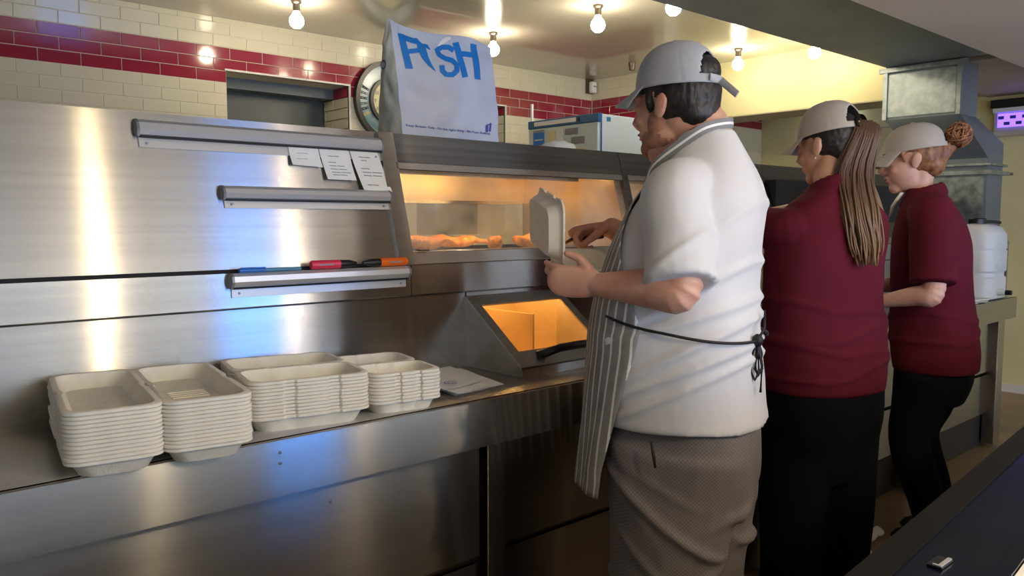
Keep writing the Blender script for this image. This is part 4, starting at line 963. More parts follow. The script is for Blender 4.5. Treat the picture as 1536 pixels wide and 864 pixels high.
class Head:
    def __init__(s, c, heading, pitch, roll=0.0, k=1.0):
        a, b = math.radians(heading), math.radians(pitch)
        s.c = np.array(c); s.k = k
        f0 = np.array([math.cos(a), math.sin(a), 0]); s.r = np.array([math.sin(a), -math.cos(a), 0])
        s.f = f0 * math.cos(b) - np.array([0, 0, 1]) * math.sin(b); s.u = np.cross(s.r, s.f)
        if roll:
            q = math.radians(roll); r_, u_ = s.r, s.u; s.r = r_ * math.cos(q) + u_ * math.sin(q); s.u = u_ * math.cos(q) - r_ * math.sin(q)
    def W(s, x, y, z): return s.c + (s.r * x + s.f * y + s.u * z) * s.k
    def ell(s, mb, c, r, seg=24, rings=14, tilt=0.0):
        b = MB().ball((0, 0, 0), r, seg, rings); ct, st = math.cos(tilt), math.sin(tilt)
        mb.add([s.W(c[0] + x, c[1] + y * ct - z * st, c[2] + y * st + z * ct) for x, y, z in b.v], b.f)
    def skull(s, mb, nose=1.0, jaw=1.0):
        s.ell(mb, (0, -.012, .035), (.076, .097, .090))
        s.ell(mb, (0, .030, -.018), (.064, .070, .085)); s.ell(mb, (0, .022, -.065), (.056 * jaw, .062, .045))
        s.ell(mb, (0, .070, -.088), (.030 * jaw, .026, .024)); s.ell(mb, (0, .080, .034), (.052, .020, .014))
        for q in (-1, 1):
            s.ell(mb, (q * .038, .066, -.022), (.022, .022, .018)); s.ell(mb, (q * .033, .080, .010), (.017, .014, .012))
            s.ell(mb, (q * .013, .102, -.026), (.009, .010, .007))
            s.ell(mb, (q * .077, -.006, -.004), (.007, .017, .028), tilt=.25); s.ell(mb, (q * .083, -.012, .006), (.005, .017, .022), tilt=.25)
        mb.tube([s.W(0, .092, .024), s.W(0, .104, .002), s.W(0, .116 + .006 * (nose - 1), -.018), s.W(0, .106, -.030)], [.009 * s.k, .011 * s.k, .013 * s.k, .010 * s.k], 10, tuple(s.r), True, True)
        s.ell(mb, (0, .094, -.050), (.024, .012, .0065)); s.ell(mb, (0, .091, -.062), (.021, .012, .007))
    def features(s, parent):
        for q in (-1, 1):
            b = MB(); s.ell(b, (q * .032, .083, .012), (.012, .012, .0075)); b.build('eye', 'eye', parent, True)
            b = MB(); s.ell(b, (q * .032, .0938, .012), (.005, .0022, .005)); b.build('pupil', 'hair_dark', parent, True)
            b = MB(); b.tube([s.W(q * .014, .101, .036), s.W(q * .032, .099, .042), s.W(q * .052, .086, .036)], [.004, .0045, .003], 8, tuple(s.u), True, True); b.build('eyebrow', 'hair_dark', parent, True)
        b = MB(); s.ell(b, (0, .0985, -.0505), (.021, .009, .0045)); s.ell(b, (0, .0955, -.061), (.018, .009, .0052)); b.build('lips', 'lip', parent, True)
    def cap(s, parent, material, base_z=.045, rx=.086, ry=.108, h=.115, yc=-.012, brim=.072, droop=.022, opening=(.55, .45), tail=0.0, slope=0.0):
        """baseball cap: panelled crown with a rear opening, curved peak, strap"""
        top = bpy.data.objects.new('cap', None); col.objects.link(top); put(top, tuple(s.W(0, yc, base_z)), parent)
        nu, nv = 132, 36; V = []; keep = []
        def P(t, v, g=0.0):
            """t: angle (0 = front), v: 0 rim .. 1 button"""
            q = v * math.pi / 2; cr = math.cos(q) ** .72; e = 1 + g
            seam = 1 - .010 * (abs(math.sin(t * 3)) < .10) * (v < .97)
            x = rx * e * seam * math.sin(t) * cr; y = yc + ry * e * seam * math.cos(t) * cr; z = base_z + h * e * math.sin(q) - slope * (1 - v) * (1 - math.cos(t)) / 2
            return s.W(x, y, z)
        for layer in (0.0, -.035):
            for j in range(nv + 1):
                for i in range(nu): V.append(P(2 * math.pi * i / nu, min(j / nv, .995), layer))
        Fc = []; ow, oh = opening
        def hole(i, j):
            t = 2 * math.pi * (i + .5) / nu - math.pi; v = (j + .5) / nv
            return ow > 0 and v > .06 and (t / ow) ** 2 + ((v) / oh) ** 2 < 1 and v >= .10
        n1 = (nv + 1) * nu
        H = {(i, j): hole(i, j) for i in range(nu) for j in range(nv)}
        for j in range(nv):
            for i in range(nu):
                i2 = (i + 1) % nu
                if H[(i, j)]: continue
                a, b, c, d = j * nu + i, j * nu + i2, (j + 1) * nu + i2, (j + 1) * nu + i
                Fc += [(a, b, c, d), (n1 + d, n1 + c, n1 + b, n1 + a)]
                if j == 0: Fc.append((a, n1 + a, n1 + b, b))
                for (ii, jj, p, q) in (((i + 1) % nu, j, b, c), ((i - 1) % nu, j, d, a), (i, j + 1, c, d), (i, j - 1, a, b)):
                    if jj >= 0 and jj < nv and H[(ii, jj)]: Fc.append((q, p, n1 + p, n1 + q))
        MB().add(V, Fc).build('crown', material, top, True)
        b = MB(); s_btn = s.W(0, yc, base_z + h + .001); b.ball(tuple(s_btn), (.009, .009, .005), 12, 6); b.build('button', material, top, True)
        # peak
        V = []; nu2, nv2 = 24, 8
        for lay in (0, -.004):
            for j in range(nv2 + 1):
                for i in range(nu2 + 1):
                    t = (i / nu2 - .5) * 2.25; v = j / nv2
                    x = rx * 1.0 * math.sin(t) * (1 + .10 * v); y = yc + ry * .99 * math.cos(t) + brim * v * (math.cos(t * .9) ** .6)
                    z = base_z + .004 - droop * v ** 1.1 - .27 * x * x / rx * v + lay
                    V.append(s.W(x, y, z))
        n1 = (nu2 + 1) * (nv2 + 1); Fc = []
        for j in range(nv2):
            for i in range(nu2):
                a = j * (nu2 + 1) + i; c = a + nu2 + 1; Fc += [(a, a + 1, c + 1, c), (n1 + c, n1 + c + 1, n1 + a + 1, n1 + a)]
        for i in range(nu2): a = nv2 * (nu2 + 1) + i; Fc.append((a, a + 1, n1 + a + 1, n1 + a))
        for j in range(nv2):
            a = j * (nu2 + 1); c = a + nu2 + 1; Fc.append((a, c, n1 + c, n1 + a)); a += nu2; c += nu2; Fc.append((a, n1 + a, n1 + c, c))
        MB().add(V, Fc).build('peak', material, top, 'auto')
        if tail:
            b = MB(); p0 = s.W(-.035, yc - ry * .97, base_z - slope + .012); p1 = s.W(.0, yc - ry - .004, base_z - slope + .006); p2 = s.W(-.01, yc - ry - tail, base_z - slope - tail * .75)
            b.tube([p0, p1, p2], [(.009, .0025)] * 3, 8, tuple(s.u), True); b.build('strap', material, top, 'auto')
        return top

def folds(amp, fx, fz, seed, extra=None):
    def d(p):
        q = (p[0] * fx + seed, p[1] * fx, p[2] * fz + seed); a = mnoise.noise(q); b = mnoise.noise((q[0] * 2.1, q[1] * 2.1, q[2] * 2.3))
        v = amp * (1.0 - 2.2 * abs(a) + .4 * b)
        return v + (extra(p) if extra else 0.0)
    return d

def box_uv(o):
    """cylindrical arc-length UVs for woven patterns (metres)"""
    me = o.data; uv = me.uv_layers.new(name='UVMap'); n = len(me.vertices); co = np.empty(n * 3); me.vertices.foreach_get('co', co); co = co.reshape(-1, 3)
    li = np.empty(len(me.loops), dtype=np.int32); me.loops.foreach_get('vertex_index', li)
    P = co[li]; out = np.stack([(P[:, 0] * .75 - P[:, 1] * .66), P[:, 2]], 1); uv.data.foreach_set('uv', out.ravel())

def shoe(mb, P, x, y, toe=0.0):
    for i in range(1):
        V = []; lv = [(0.0, 1.0), (.02, 1.05), (.045, .95), (.07, .72), (.095, .45)]; n = 24
        for z, g in lv:
            for k in range(n):
                t = 2 * math.pi * k / n; yy = .135 * math.sin(t); ww = .045 * (1 + .12 * math.sin(t)) * math.cos(t)
                fy = .05 + yy * g - (1 - g) * .06
                V.append(P.L(x + ww * (g if z < .05 else max(g, .7)), y + fy, z + .002))
        N = len(lv); mb.add(V, [(i * n + k, i * n + (k + 1) % n, (i + 1) * n + (k + 1) % n, (i + 1) * n + k) for i in range(N - 1) for k in range(n)] + [tuple(range(n))[::-1], tuple(range((N - 1) * n, N * n))])

# ======================= man in white T-shirt
man = Person(1030, 2.05, 112, 'man in white T-shirt, pale cap and striped apron, holding an open food box')
TM = [(.818, .216, .208, .004), (.86, .213, .204, .008), (.97, .215, .205, .022), (1.08, .213, .198, .022), (1.18, .212, .182, .012), (1.28, .206, .166, -.010), (1.36, .188, .148, -.034), (1.42, .156, .120, -.050), (1.465, .118, .094, -.054), (1.505, .084, .074, -.052), (1.535, .066, .062, -.046)]
LS, LE, LW = at_depth(1014, 296, 1.875), at_depth(1022, 436, 1.80), at_depth(898, 427, 1.93)
RS = man.L(.17, -.045, 1.385); RE = man.L(.27, .12, 1.20); RW = at_depth(918, 342, 2.30)
body = MB(); man.torso(body, TM, .04, -.018)
hm = Head(at_depth(1013, 163, 2.03), 95, 5, k=1.02); hm.skull(body, jaw=1.12)
limb(body, [man.L(0, -.055, 1.46), man.L(0, -.035, 1.55), hm.W(0, -.03, -.03)], [.075, .063, .062])
body.add(*tube_mesh([hm.W(0, .03, -.10), man.L(0, .0, 1.48)], [.05, .06], 16, round_cap=True))
limb(body, [LS, LS * .5 + LE * .5, LE, LE * .72 + LW * .28, LW], [.060, .055, .046, .048, .029])
limb(body, [RS, RS * .5 + RE * .5, RE, RE * .72 + RW * .28, RW], [.060, .052, .046, .045, .030])
hand(body, LW, -RT * .95 + FW * .25 + UP * .10, FW * .8 + UP * .25, -1, [.40, .46, .52, .58], thumb=(.85, -.12), scale=1.0)
hand(body, RW, -RT * .95 + FW * .15 - UP * .12, -UP * .9 - FW * .35, 1, [1.05, 1.1, 1.15, 1.2], thumb=(.35, .7), scale=1.0)
for s_, yy in ((-.1, .03), (.1, -.05)): limb(body, [man.L(s_, 0, .85), man.L(s_, yy * .5, .48), man.L(s_, yy, .09)], [.085, .06, .045])
remesh(body, 'body', 'skin_m', man.t, .0042, 2)
shirt = MB(); man.torso(shirt, TM, .03)
nl = LS * .08 + LE * .92; nr = RS * .2 + RE * .8
limb(shirt, [man.L(-.07, -.05, 1.40), LS, LS * .5 + LE * .5, nl], [.070, .076, .076, .080], rc=False)
limb(shirt, [man.L(.07, -.05, 1.40), RS, RS * .5 + RE * .5, nr], [.070, .076, .074, .076], rc=False)
def tee_extra(p):
    l = man.loc(p); v = 0.0
    for (z0, sl, w, a) in ((1.00, .55, .012, .012), (.955, .45, .010, .010), (1.075, .35, .012, .010), (.91, .5, .009, .008), (1.13, .6, .011, .008), (1.22, .9, .012, .006)):
        dd = l[2] - (z0 - sl * (l[1] + .02)); v += a * math.exp(-(dd / w) ** 2) * (1 if l[1] < .14 else 0)
    return v
remesh(shirt, 't_shirt', 'tee', man.t, .007, 5, folds(.007, 4.5, 3.2, 3.0, tee_extra))
def trs_extra(p):
    l = man.loc(p); v = 0.0
    for (z0, sl, w, a) in ((.60, .8, .014, .012), (.52, -.6, .014, .010), (.46, .9, .016, .013), (.38, -.8, .014, .010), (.68, .5, .012, .008)):
        dd = l[2] - (z0 + sl * l[1]); v += a * math.exp(-(dd / w) ** 2) * (.5 + .5 * math.sin(l[0] * 22 + z0 * 30))
    return v
trs = MB(); TL = [(.60, .175, .165, .0), (.72, .195, .180, .0), (.84, .19, .18, .0)]
man.torso(trs, TL, .04)
for s_, yy in ((-.095, .03), (.095, -.015)):
    limb(trs, [man.L(s_, 0, .76), man.L(s_, yy * .4, .60), man.L(s_ * 1.05, yy * .8, .42), man.L(s_ * 1.05, yy, .22), man.L(s_, yy, .07)], [(.165, .115), (.155, .112), (.130, .105), (.112, .095), (.105, .09)], hint=tuple(man.f), rc=False)
tr_o = remesh(trs, 'trousers', 'check', man.t, .009, 6, folds(.012, 5, 2.8, 9.0, trs_extra)); box_uv(tr_o)
MB().tube([at_depth(977, 662, 1.885), at_depth(980, 680, 1.880), at_depth(983, 702, 1.878)], [.003, .0045, .003], 6).build('pocket_slit', 'black_matt', man.t, True)
sh_ = MB(); shoe(sh_, man, -.1, .0); shoe(sh_, man, .1, -.08); sh_.build('shoes', 'black', man.t, True)
hm.features(man.t)
hb = MB(); hm.ell(hb, (0, -.030, .028), (.082, .089, .090)); hm.ell(hb, (0, -.062, -.018), (.066, .050, .050)); hm.ell(hb, (0, -.078, .075), (.05, .045, .04)); hm.ell(hb, (0, .004, .048), (.0800, .076, .034))
for q in (-1, 1): hm.ell(hb, (q * .0655, .030, .020), (.0125, .011, .032))
remesh(hb, 'hair', 'hair_dark', man.t, .005, 2, lambda p: .0025 * mnoise.noise((p[0] * 90, p[1] * 90, p[2] * 60)))
be = MB(); hm.ell(be, (0, .027, -.067), (.0635, .0655, .046)); hm.ell(be, (0, .070, -.089), (.037, .030, .027)); hm.ell(be, (0, .084, -.042), (.030, .0165, .006))
for q in (-1, 1): hm.ell(be, (q * .0345, .024, -.033), (.0335, .034, .048))
remesh(be, 'beard', 'stubble', man.t, .004, 2, lambda p: .0006 * mnoise.noise((p[0] * 150, p[1] * 150, p[2] * 150)))
hm.cap(man.t, 'cap_grey', base_z=.052, rx=.089, ry=.110, h=.108, brim=.066, droop=.022, opening=(.62, .50), tail=.050, slope=.014)

# apron, hanging from bib to knees
def apron_half(z):
    """half angle of cloth coverage round the body at height z"""
    return float(np.interp(z, [.70, .90, 1.06, 1.14, 1.24, 1.36, 1.43], [1.22, 1.36, 1.48, 1.36, 1.0, .62, .46]))
def apron_pt(u, v):
    zt, zb = 1.425, .66 + .03 * u; z = zb + (zt - zb) * v; th = apron_half(z) * u
    zz = max(z, 1.0); a, b, y = spline(TM, zz); g = .016 + .0035 * math.sin(u * 17 + z * 5) * max(0, min(1, (1.1 - z) * 3)) + .004 * mnoise.noise((u * 3, z * 5, 1))
    sn, cs = math.sin(th), math.cos(th); ex = 2.4
    x = (a + g) * math.copysign(abs(sn) ** (2 / ex), sn); yy = y + (b + g) * abs(cs) ** (2 / ex)
    if z < 1.0: yy += .05 * (1.0 - z) / .34 * (.4 + .6 * abs(u)); x *= 1 - .10 * (1.0 - z) / .34
    return man.L(x, yy, z)
nu, nv = 56, 60; V = []; UVs = []
for lay in (0, 1):
    for j in range(nv + 1):
        for i in range(nu + 1):
            u = i / nu * 2 - 1; v = j / nv; p = apron_pt(u, v)
            if lay:
                c = man.L(0, 0, p[2]); q = unit(c - p); p = p + q * .003
            V.append(p); UVs.append((u * apron_half(.66 + .765 * v) * .235, v * .765))
n1 = (nu + 1) * (nv + 1); Fc = []
for j in range(nv):
    for i in range(nu):
        a = j * (nu + 1) + i; c = a + nu + 1; Fc += [(a, a + 1, c + 1, c), (n1 + c, n1 + c + 1, n1 + a + 1, n1 + a)]
for j in range(nv):
    a = j * (nu + 1); c = a + nu + 1; Fc.append((c, a, n1 + a, n1 + c)); Fc.append((a + nu, c + nu, n1 + c + nu, n1 + a + nu))
for i in range(nu):
    Fc.append((i + 1, i, n1 + i, n1 + i + 1)); a = nv * (nu + 1) + i; Fc.append((a, a + 1, n1 + a + 1, n1 + a))
ap = MB().add(V, Fc).build('apron', 'apron', man.t, True, origin=tuple(man.root))
uvl = ap.data.uv_layers.new(name='UVMap')
for lp in ap.data.loops: uvl.data[lp.index].uv = UVs[lp.vertex_index]
# neck band
MT['band'] = mat('grey_neck_band', (0.22, 0.23, 0.24, 1), 0.85)
nb = [apron_pt(-.92, .985), man.L(-.088, .060, 1.455), man.L(-.088, .0, 1.500), man.L(-.074, -.060, 1.540), man.L(0, -.104, 1.556), man.L(.074, -.060, 1.540), man.L(.088, .0, 1.500), man.L(.088, .060, 1.455), apron_pt(.92, .985)]
keys = [(i,) + tuple(p) for i, p in enumerate(nb)]; PP = [spline(keys, i / 6) for i in range(49)]
b1 = MB(); b2 = MB(); V1 = []; V2 = []
for i, p in enumerate(PP):
    t = unit(PP[min(i + 1, 48)] - PP[max(i - 1, 0)]); out = unit(p - man.L(0, -.03, p[2])); side = unit(np.cross(t, out)); V1.append((p, side, out))
for i, (p, side, out) in enumerate(V1): pass
def ribbon(mb, w, g0, g1):
    V = []
    for (p, sd, out) in V1: V += [p + sd * w + out * g0, p - sd * w + out * g0, p - sd * w + out * g1, p + sd * w + out * g1]
    mb.add(V, [(4 * i + k, 4 * i + (k + 1) % 4, 4 * i + 4 + (k + 1) % 4, 4 * i + 4 + k) for i in range(48) for k in range(4)] + [(0, 1, 2, 3), (192, 193, 194, 195)])
ribbon(b1, .0125, .0, .004); bo = b1.build('neck_band', 'band', ap, 'auto', origin=tuple(man.root)); ribbon(b2, .003, .003, .0048); b2.build('band_stripe', 'white_plastic', ap, 'auto', origin=tuple(man.root))
# waist string and bow at the back
def waist(th, z, g=.010):
    a, b, y = spline(TM, z); sn, cs = math.sin(th), math.cos(th); ex = 2.4
    return man.L((a + g) * math.copysign(abs(sn) ** (2 / ex), sn), y + (b + g) * math.copysign(abs(cs) ** (2 / ex), cs), z)
st = MB()
for q in (-1, 1):
    st.tube([waist(q * (1.05 + (math.pi - .12 - 1.05) * i / 16), 1.09 - .055 * (i / 16) ** 1.2 - (.02 * math.sin(i / 16 * 3.1)), .019) for i in range(17)], [.0035] * 17, 6)
kn = waist(-(math.pi - .25), 1.035, .018); dn = np.array([0, 0, -1.0])
st.ball(tuple(kn), (.013, .013, .016), 12, 8)
for sx, ln in ((-.010, .095), (.008, .085)):
    w_ = RT * sx; st.tube([kn, kn + w_ * 1.2 + dn * .03, kn + w_ * 1.5 + dn * ln * .8, kn + w_ * .4 + dn * ln, kn - w_ * .5 + dn * ln * .8, kn - w_ * .2 + dn * .03, kn], [.0038] * 7, 6)
st.tube([kn, kn + RT * .012 + dn * .06, kn + RT * .010 + dn * .125], [.0035] * 3, 6)
st.tube([kn, kn + RT * .02 + UP * .03 + FW * .01, kn + RT * .03 + UP * .07 + FW * .04], [.003] * 3, 6)
st.build('waist_string', 'string', ap, True, origin=tuple(man.root))

# open food box in his hands, and the tongs
hn, hf = at_depth(846, 405, 2.00), at_depth(812, 374, 2.225)
hd = unit((hf - hn) * np.array([1, 1, 1])); ee = unit(np.cross(hd, [0, 0, 1.0])); uu = np.cross(ee, hd)
if ee @ RT < 0: ee = -ee
hc = (hn + hf) / 2
hb_ = thing('food_box', tuple(hc), 'open cream food box held in the man\'s hands', 'food box')
def placed(name, me, ax, ay, az, c):
    o = bpy.data.objects.new(name, me); col.objects.link(o); o.parent = hb_
    M4 = Matrix(((ax[0], ay[0], az[0], c[0] - hc[0]), (ax[1], ay[1], az[1], c[1] - hc[1]), (ax[2], ay[2], az[2], c[2] - hc[2]), (0, 0, 0, 1))); o.matrix_local = M4
upv = uu if uu[2] > 0 else -uu
lidd = unit(upv + ee * -.05); ax = -hd
placed('base', B1, hd, -ee if (np.cross(hd, -ee) @ upv) > 0 else ee, upv, hc + ee * .088 - upv * .036)
o_dir = unit(np.cross(hd, lidd)); o_dir = o_dir if o_dir @ ee > 0 else -o_dir
ayv = lidd if (np.cross(hd, lidd) @ o_dir) > 0 else -lidd
placed('lid', B1, hd, ayv, o_dir, hc + lidd * .09 - o_dir * .036)
MT['tong'] = mat('dark_red_handle', (0.09, 0.012, 0.012, 1), 0.4)
fc = RW + (-RT * .95 + FW * .15 - UP * .12) * .085 + (-UP * .9 - FW * .35) * .022
tg = thing('serving_tongs', tuple(fc), 'slim dark red handled tongs gripped in the man\'s far hand', 'tongs')
MB().tube([fc + RT * .05 - FW * .02 + UP * .004, fc - RT * .03 + FW * .03, fc - RT * .05 + FW * .07 - UP * .01], [.006, .006, .005], 8, round_cap=True).build('handle', 'tong', tg, True)
for sx in (-.008, .008): MB().tube([fc - RT * .05 + FW * .07 - UP * .01, fc - RT * .07 + FW * .14 - UP * .04 + RT * sx, fc - RT * .08 + FW * .20 - UP * .06 + RT * sx * .4], [.003, .003, .004], 8).build('arm', 'alu', tg, True)

# ======================= woman with long ponytail
w2 = Person(1236, 2.66, 74, 'woman in maroon polo shirt with a long brown ponytail through her stone-coloured cap')
T2 = [(.765, .205, .155, -.01), (.82, .215, .160, -.01), (.90, .220, .160, -.005), (1.00, .212, .148, .0), (1.10, .208, .140, .005), (1.20, .210, .138, .0), (1.28, .205, .128, -.01), (1.34, .185, .110, -.02), (1.38, .150, .088, -.028), (1.415, .090, .070, -.030), (1.44, .062, .062, -.026)]
h2 = Head(at_depth(1243, 222, 2.66), 84, 10, k=.98)
LS2, LE2, LW2 = w2.L(-.165, -.015, 1.290), at_depth(1128, 338, 2.72), at_depth(1184, 317, 2.88)
RS2, RE2, RW2 = w2.L(.165, -.02, 1.300), w2.L(.24, .05, 1.07), w2.L(.16, .28, 1.04)
b2_ = MB(); w2.torso(b2_, T2, .04, -.018); h2.skull(b2_, jaw=.92)
limb(b2_, [w2.L(0, -.03, 1.38), w2.L(0, -.01, 1.45), h2.W(0, -.025, -.03)], [.060, .050, .052])
LH2 = at_depth(1212, 312, 2.93)
limb(b2_, [LS2, LS2 * .5 + LE2 * .5, LE2, LE2 * .7 + LW2 * .3, LW2], [.052, .047, .040, .040, .027])
limb(b2_, [RS2, RS2 * .5 + RE2 * .5, RE2, RE2 * .7 + RW2 * .3, RW2], [.052, .045, .038, .038, .025])
hand(b2_, LW2, unit(LH2 - LW2), -UP + FW * .2, 1, .25, scale=.92); hand(b2_, RW2, w2.f * .9 - w2.r * .4, -UP, -1, .35, scale=.92)
for s_, yy in ((-.095, .02), (.095, -.02)): limb(b2_, [w2.L(s_, 0, .80), w2.L(s_, yy, .45), w2.L(s_, yy, .09)], [.085, .055, .042])
remesh(b2_, 'body', 'skin_t', w2.t, .0055, 3)
s2 = MB(); w2.torso(s2, T2, .03)
limb(s2, [w2.L(-.08, -.03, 1.31), LS2, LS2 * .45 + LE2 * .55, LS2 * .2 + LE2 * .8], [.068, .070, .064, .062], rc=False)
limb(s2, [w2.L(.08, -.03, 1.31), RS2, RS2 * .45 + RE2 * .55, RS2 * .12 + RE2 * .88], [.068, .072, .066, .066], rc=False)
def collar(mb, P, z0, y0, r, hgt):
    for i in range(28):
        a = 2 * math.pi * i / 28; k_ = math.cos(a)
        # taller at the back, open low at the front
        pts = [P.L(r * math.sin(a) * g, y0 + r * k_ * g, z0 + h_ - .028 * (k_ + 1) * .9) for g, h_ in ((1.22, -.006), (1.10, hgt * .5), (.98, hgt))]
        mb.tube(pts, [.010, .0085, .006], 8, (0, 0, 1), True, True)
collar(s2, w2, 1.43, -.022, .068, .036)
def polo_extra(P, rows):
    def f(p):
        l = P.loc(p); v = 0
        for (z0, sl, w, a) in rows: dd = l[2] - (z0 + sl * l[0] + .01 * math.sin(l[0] * 20)); v += a * math.exp(-(dd / w) ** 2)
        return v
    return f
remesh(s2, 'polo_shirt', 'maroon', w2.t, .007, 4, folds(.005, 4, 4.5, 21., polo_extra(w2, ((.96, .12, .012, .006), (.90, -.10, .012, .006), (.84, .15, .010, .005), (1.03, -.15, .012, .005)))))
t2 = MB(); w2.torso(t2, [(.46, .165, .10, -.01), (.56, .185, .135, -.01), (.66, .20, .155, -.01), (.79, .20, .152, -.01)], .04)
for s_, yy in ((-.09, .02), (.09, -.02)):
    limb(t2, [w2.L(s_, 0, .72), w2.L(s_, yy * .5, .55), w2.L(s_ * 1.02, yy, .35), w2.L(s_, yy, .17), w2.L(s_, yy, .045)], [(.14, .115), (.13, .11), (.11, .10), (.10, .092), (.10, .092)], hint=tuple(w2.f), rc=False)
remesh(t2, 'trousers', 'black_cloth', w2.t, .009, 5, folds(.005, 5, 2.5, 31.))
sh_ = MB(); shoe(sh_, w2, -.09, -.02); shoe(sh_, w2, .09, -.06); sh_.build('shoes', 'black', w2.t, True)
h2.features(w2.t)
hb = MB(); h2.ell(hb, (0, -.028, .030), (.082, .088, .090)); h2.ell(hb, (0, -.055, -.020), (.064, .050, .050)); h2.ell(hb, (0, .006, .046), (.0795, .074, .032))
remesh(hb, 'hair', 'hair_dark', w2.t, .005, 2, lambda p: .002 * mnoise.noise((p[0] * 80, p[1] * 80, p[2] * 80)))
h2.cap(w2.t, 'cap_stone', base_z=.040, rx=.090, ry=.112, h=.112, brim=.070, droop=.022, opening=(.60, .52), tail=0, slope=.0)
MB().ball(tuple(h2.W(-.092, -.004, -.040)), .0038, 10, 8).build('earring', 'alu', w2.t, True)
random.seed(5); pt = MB()
g0 = [h2.W(.0, -.108, .040), h2.W(.005, -.140, .030), at_depth(1281, 258, 2.56), at_depth(1289, 318, 2.50), at_depth(1297, 365, 2.50), at_depth(1301, 400, 2.50)]
for i in range(230):
    a, r_ = random.uniform(0, 6.283), math.sqrt(random.random()); k_ = random.uniform(.80, 1.0) if random.random() < .7 else random.uniform(.55, .8)
    wd = [.018, .040, .054, .056, .052, .036]; keys = []
    for j, g in enumerate(g0):
        q = wd[j] * r_; ph = random.uniform(-.008, .008) if j > 1 else 0
        keys.append((j,) + tuple(g + RT * (q * math.cos(a) + ph) + FW * q * .5 * math.sin(a) + (np.array([0, 0, q * .5 * math.sin(a)]) if j < 2 else 0)))
    P = [spline(keys, t_ * 5 * k_ / 14) for t_ in range(15)]
    pt.tube(P, [.0052 - .0032 * (t_ / 14) ** 2 for t_ in range(15)], 5, (1, 0, 0))
A = np.array(pt.v); po = pt.build('ponytail', 'hair_long', w2.t, True)
pt2 = MB()
for i in range(26):
    q = random.uniform(-.016, .016); keys = [(0,) + tuple(h2.W(.02 + q, -.12, .03)), (1,) + tuple(at_depth(1302 + q * 300, 262, 2.60)), (2,) + tuple(at_depth(1312 + q * 400, 295, 2.62)), (3,) + tuple(at_depth(1318 + q * 500, 308 + abs(q) * 600, 2.62))]
    pt2.tube([spline(keys, t_ / 4) for t_ in range(13)], [.0038 - .002 * t_ / 12 for t_ in range(13)], 5, (1, 0, 0))
pt2.build('loose_lock', 'hair_long', w2.t, True)
b = MB(); b.lathe([(.026, -.008), (.030, 0), (.026, .008)], (0, 0, 0), 16); gp = h2.W(0, -.124, .052)
b.xf(lambda p: gp + h2.r * p[0] + h2.u * p[1] + h2.f * p[2]); b.build('hair_tie', 'string', w2.t, True)

# ======================= woman with copper bun
w3 = Person(1388, 3.28, 100, 'woman in maroon polo shirt with a copper hair bun, smiling under a stone-coloured cap')
T3 = [(.715, .172, .152, -.055), (.78, .185, .160, -.05), (.88, .185, .158, -.04), (.98, .175, .148, -.03), (1.08, .178, .145, -.025), (1.18, .185, .142, -.02), (1.27, .185, .130, -.015), (1.34, .165, .110, -.008), (1.385, .130, .088, .0), (1.42, .085, .068, .010), (1.445, .058, .058, .022)]
h3 = Head(at_depth(1370, 243, 3.27), 113, 8, k=1.06)
LS3, LE3, LW3 = at_depth(1398, 322, 3.08), at_depth(1400, 440, 3.02), at_depth(1322, 452, 3.16)
RS3, RE3, RW3 = w3.L(.165, -.01, 1.335), w3.L(.20, .06, 1.06), w3.L(.10, .28, 1.02)
b3 = MB(); w3.torso(b3, T3, .04, -.018); h3.skull(b3, nose=1.1, jaw=.92)
limb(b3, [w3.L(0, .0, 1.38), w3.L(0, .03, 1.45), h3.W(0, -.025, -.03)], [.058, .048, .050])
limb(b3, [LS3, LS3 * .5 + LE3 * .5, LE3, LE3 * .7 + LW3 * .3, LW3], [.050, .045, .041, .039, .025])
limb(b3, [RS3, RS3 * .5 + RE3 * .5, RE3, RE3 * .7 + RW3 * .3, RW3], [.050, .043, .036, .036, .024])
hand(b3, LW3, -RT * .9 + FW * .4, FW * .5 - UP * .8, -1, .35, scale=.9); hand(b3, RW3, w3.f * .9 - w3.r * .4, -UP, -1, .35, scale=.9)
for s_, yy in ((-.085, -.03), (.085, -.02)): limb(b3, [w3.L(s_, -.04, .80), w3.L(s_, .0, .45), w3.L(s_, -.08, .09)], [.08, .052, .04])
remesh(b3, 'body', 'skin_w', w3.t, .0055, 3)
s3 = MB(); w3.torso(s3, T3, .03)
limb(s3, [w3.L(-.08, -.01, 1.325), LS3, LS3 * .45 + LE3 * .55, LS3 * .12 + LE3 * .88], [.075, .082, .078, .082], rc=False)
limb(s3, [w3.L(.08, -.01, 1.325), RS3, RS3 * .45 + RE3 * .55, RS3 * .15 + RE3 * .85], [.075, .076, .068, .07], rc=False)
collar(s3, w3, 1.435, .018, .064, .032)
remesh(s3, 'polo_shirt', 'maroon', w3.t, .007, 4, folds(.004, 4, 4, 41., polo_extra(w3, ((.86, .1, .012, .006), (.92, -.2, .012, .005)))))
t3 = MB(); w3.torso(t3, [(.58, .15, .125, -.03), (.66, .165, .14, -.045), (.76, .165, .14, -.05)], .04)
for s_, yy in ((-.08, 0), (.08, 0)):
    limb(t3, [w3.L(s_, -.04, .70), w3.L(s_, -.01, .56), w3.L(s_, .015, .42), w3.L(s_, -.045, .22), w3.L(s_, -.09, .05)], [(.115, .10), (.10, .088), (.078, .075), (.070, .068), (.058, .058)], hint=tuple(w3.f), rc=False)
remesh(t3, 'leggings', 'black_cloth', w3.t, .009, 5, folds(.003, 6, 3, 51.))
sh_ = MB(); shoe(sh_, w3, -.08, -.12); shoe(sh_, w3, .08, -.12); sh_.build('shoes', 'black', w3.t, True)
h3.features(w3.t)
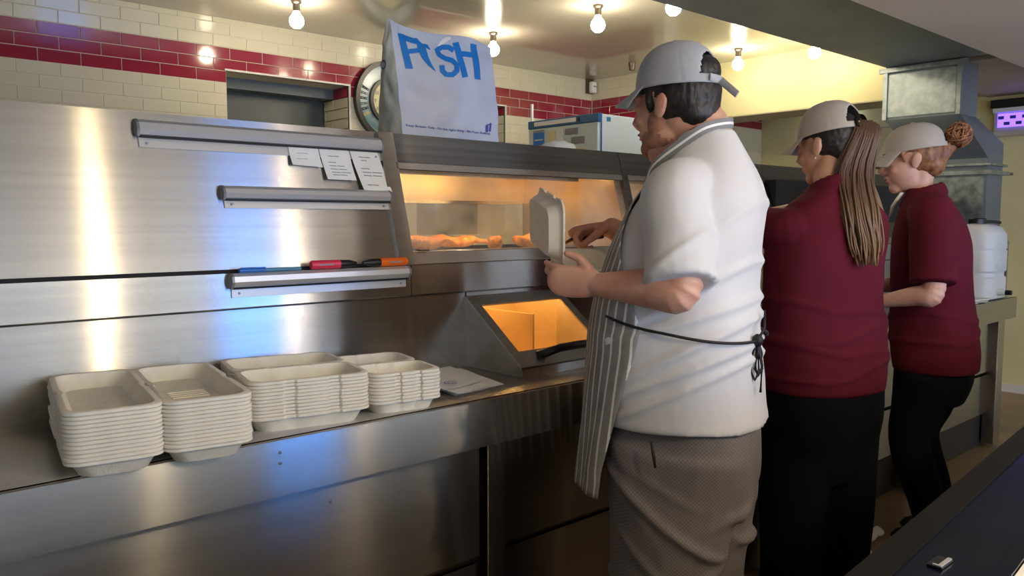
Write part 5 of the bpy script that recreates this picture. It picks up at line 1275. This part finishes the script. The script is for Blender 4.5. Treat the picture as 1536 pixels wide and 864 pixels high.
hb = MB(); h3.ell(hb, (0, -.030, .030), (.080, .084, .088)); h3.ell(hb, (0, -.062, -.018), (.060, .047, .050)); h3.ell(hb, (0, .010, .046), (.0795, .072, .034)); hb.tube([h3.W(0, -.08, .0), h3.W(0, -.125, .04)], [.040, .028], 14, tuple(h3.r), True, True)
for q in (-1, 1): hb.tube([h3.W(q * .073, .040, .035), h3.W(q * .075, .030, .0)], [.010, .005], 8, tuple(h3.f), True, True)
remesh(hb, 'hair', 'hair_red', w3.t, .005, 2, lambda p: .003 * mnoise.noise((p[0] * 60, p[1] * 60, p[2] * 60)))
bn = MB(); bc = h3.W(0, -.158, .075); random.seed(9)
for i in range(110):
    ax1 = unit([random.gauss(0, 1) for _ in range(3)]); u_, w_ = frame_for(ax1, (0, 0, 1)); r_ = random.uniform(.028, .050); st_ = random.uniform(0, 6)
    bn.tube([bc + (u_ * math.cos(st_ + t_ * .42) + w_ * math.sin(st_ + t_ * .42)) * r_ * (1 + .05 * t_ / 10) for t_ in range(12)], [.0034] * 12, 5, (1, 0, 0))
bn.ball(tuple(bc), .036, 14, 10); bn.build('hair_bun', 'hair_red', w3.t, True)
h3.cap(w3.t, 'cap_stone', base_z=.040, rx=.089, ry=.112, h=.105, brim=.078, droop=.026, opening=(.45, .40), tail=0.0)
b = MB(); b.tube([w3.L(-.06, .085, 1.43), w3.L(-.045, .12, 1.38), w3.L(-.03, .135, 1.33)], [(.02, .006), (.022, .006), (.004, .004)], 8, tuple(w3.r)); b.build('collar_lining', 'white_plastic', w3.t, True)
# litter on the floor between the women and the counter
random.seed(3)
for i, (px_, py_) in enumerate([(1300, 812), (1282, 835), (1312, 800)]):
    p = on_z(px_, py_, 0.01); k_ = (1.0, 1.25, .75)[i]; b = MB().ball((p[0], p[1], .02), (.055 * k_, .045 * k_, .022 * k_), 22, 14)
    b.xf(lambda q, i=i: (q[0] + .02 * mnoise.noise((q[0] * 20, q[1] * 20, i)), q[1] + .02 * mnoise.noise((q[0] * 20, q[1] * 20, i + 7)), max(.001, q[2] + .02 * mnoise.noise((q[0] * 25, q[1] * 25, i + 3)))))
    tag(b.build('crumpled_paper', 'paper', None, True), ['mid-sized', 'largest', 'smallest'][i] + ' crumpled pale paper on the floor between the two women\'s feet', 'paper', 'crumpled papers on the floor')
for P_, nm in ((man, 'man'), (w2, 'w2'), (w3, 'w3')): pass
print('ARMS', [round(float(np.linalg.norm(a - c)), 3) for a, c in ((LS, LE), (LE, LW), (RS, RE), (RE, RW), (LS2, LE2), (LE2, LW2), (LS3, LE3), (LE3, LW3))])
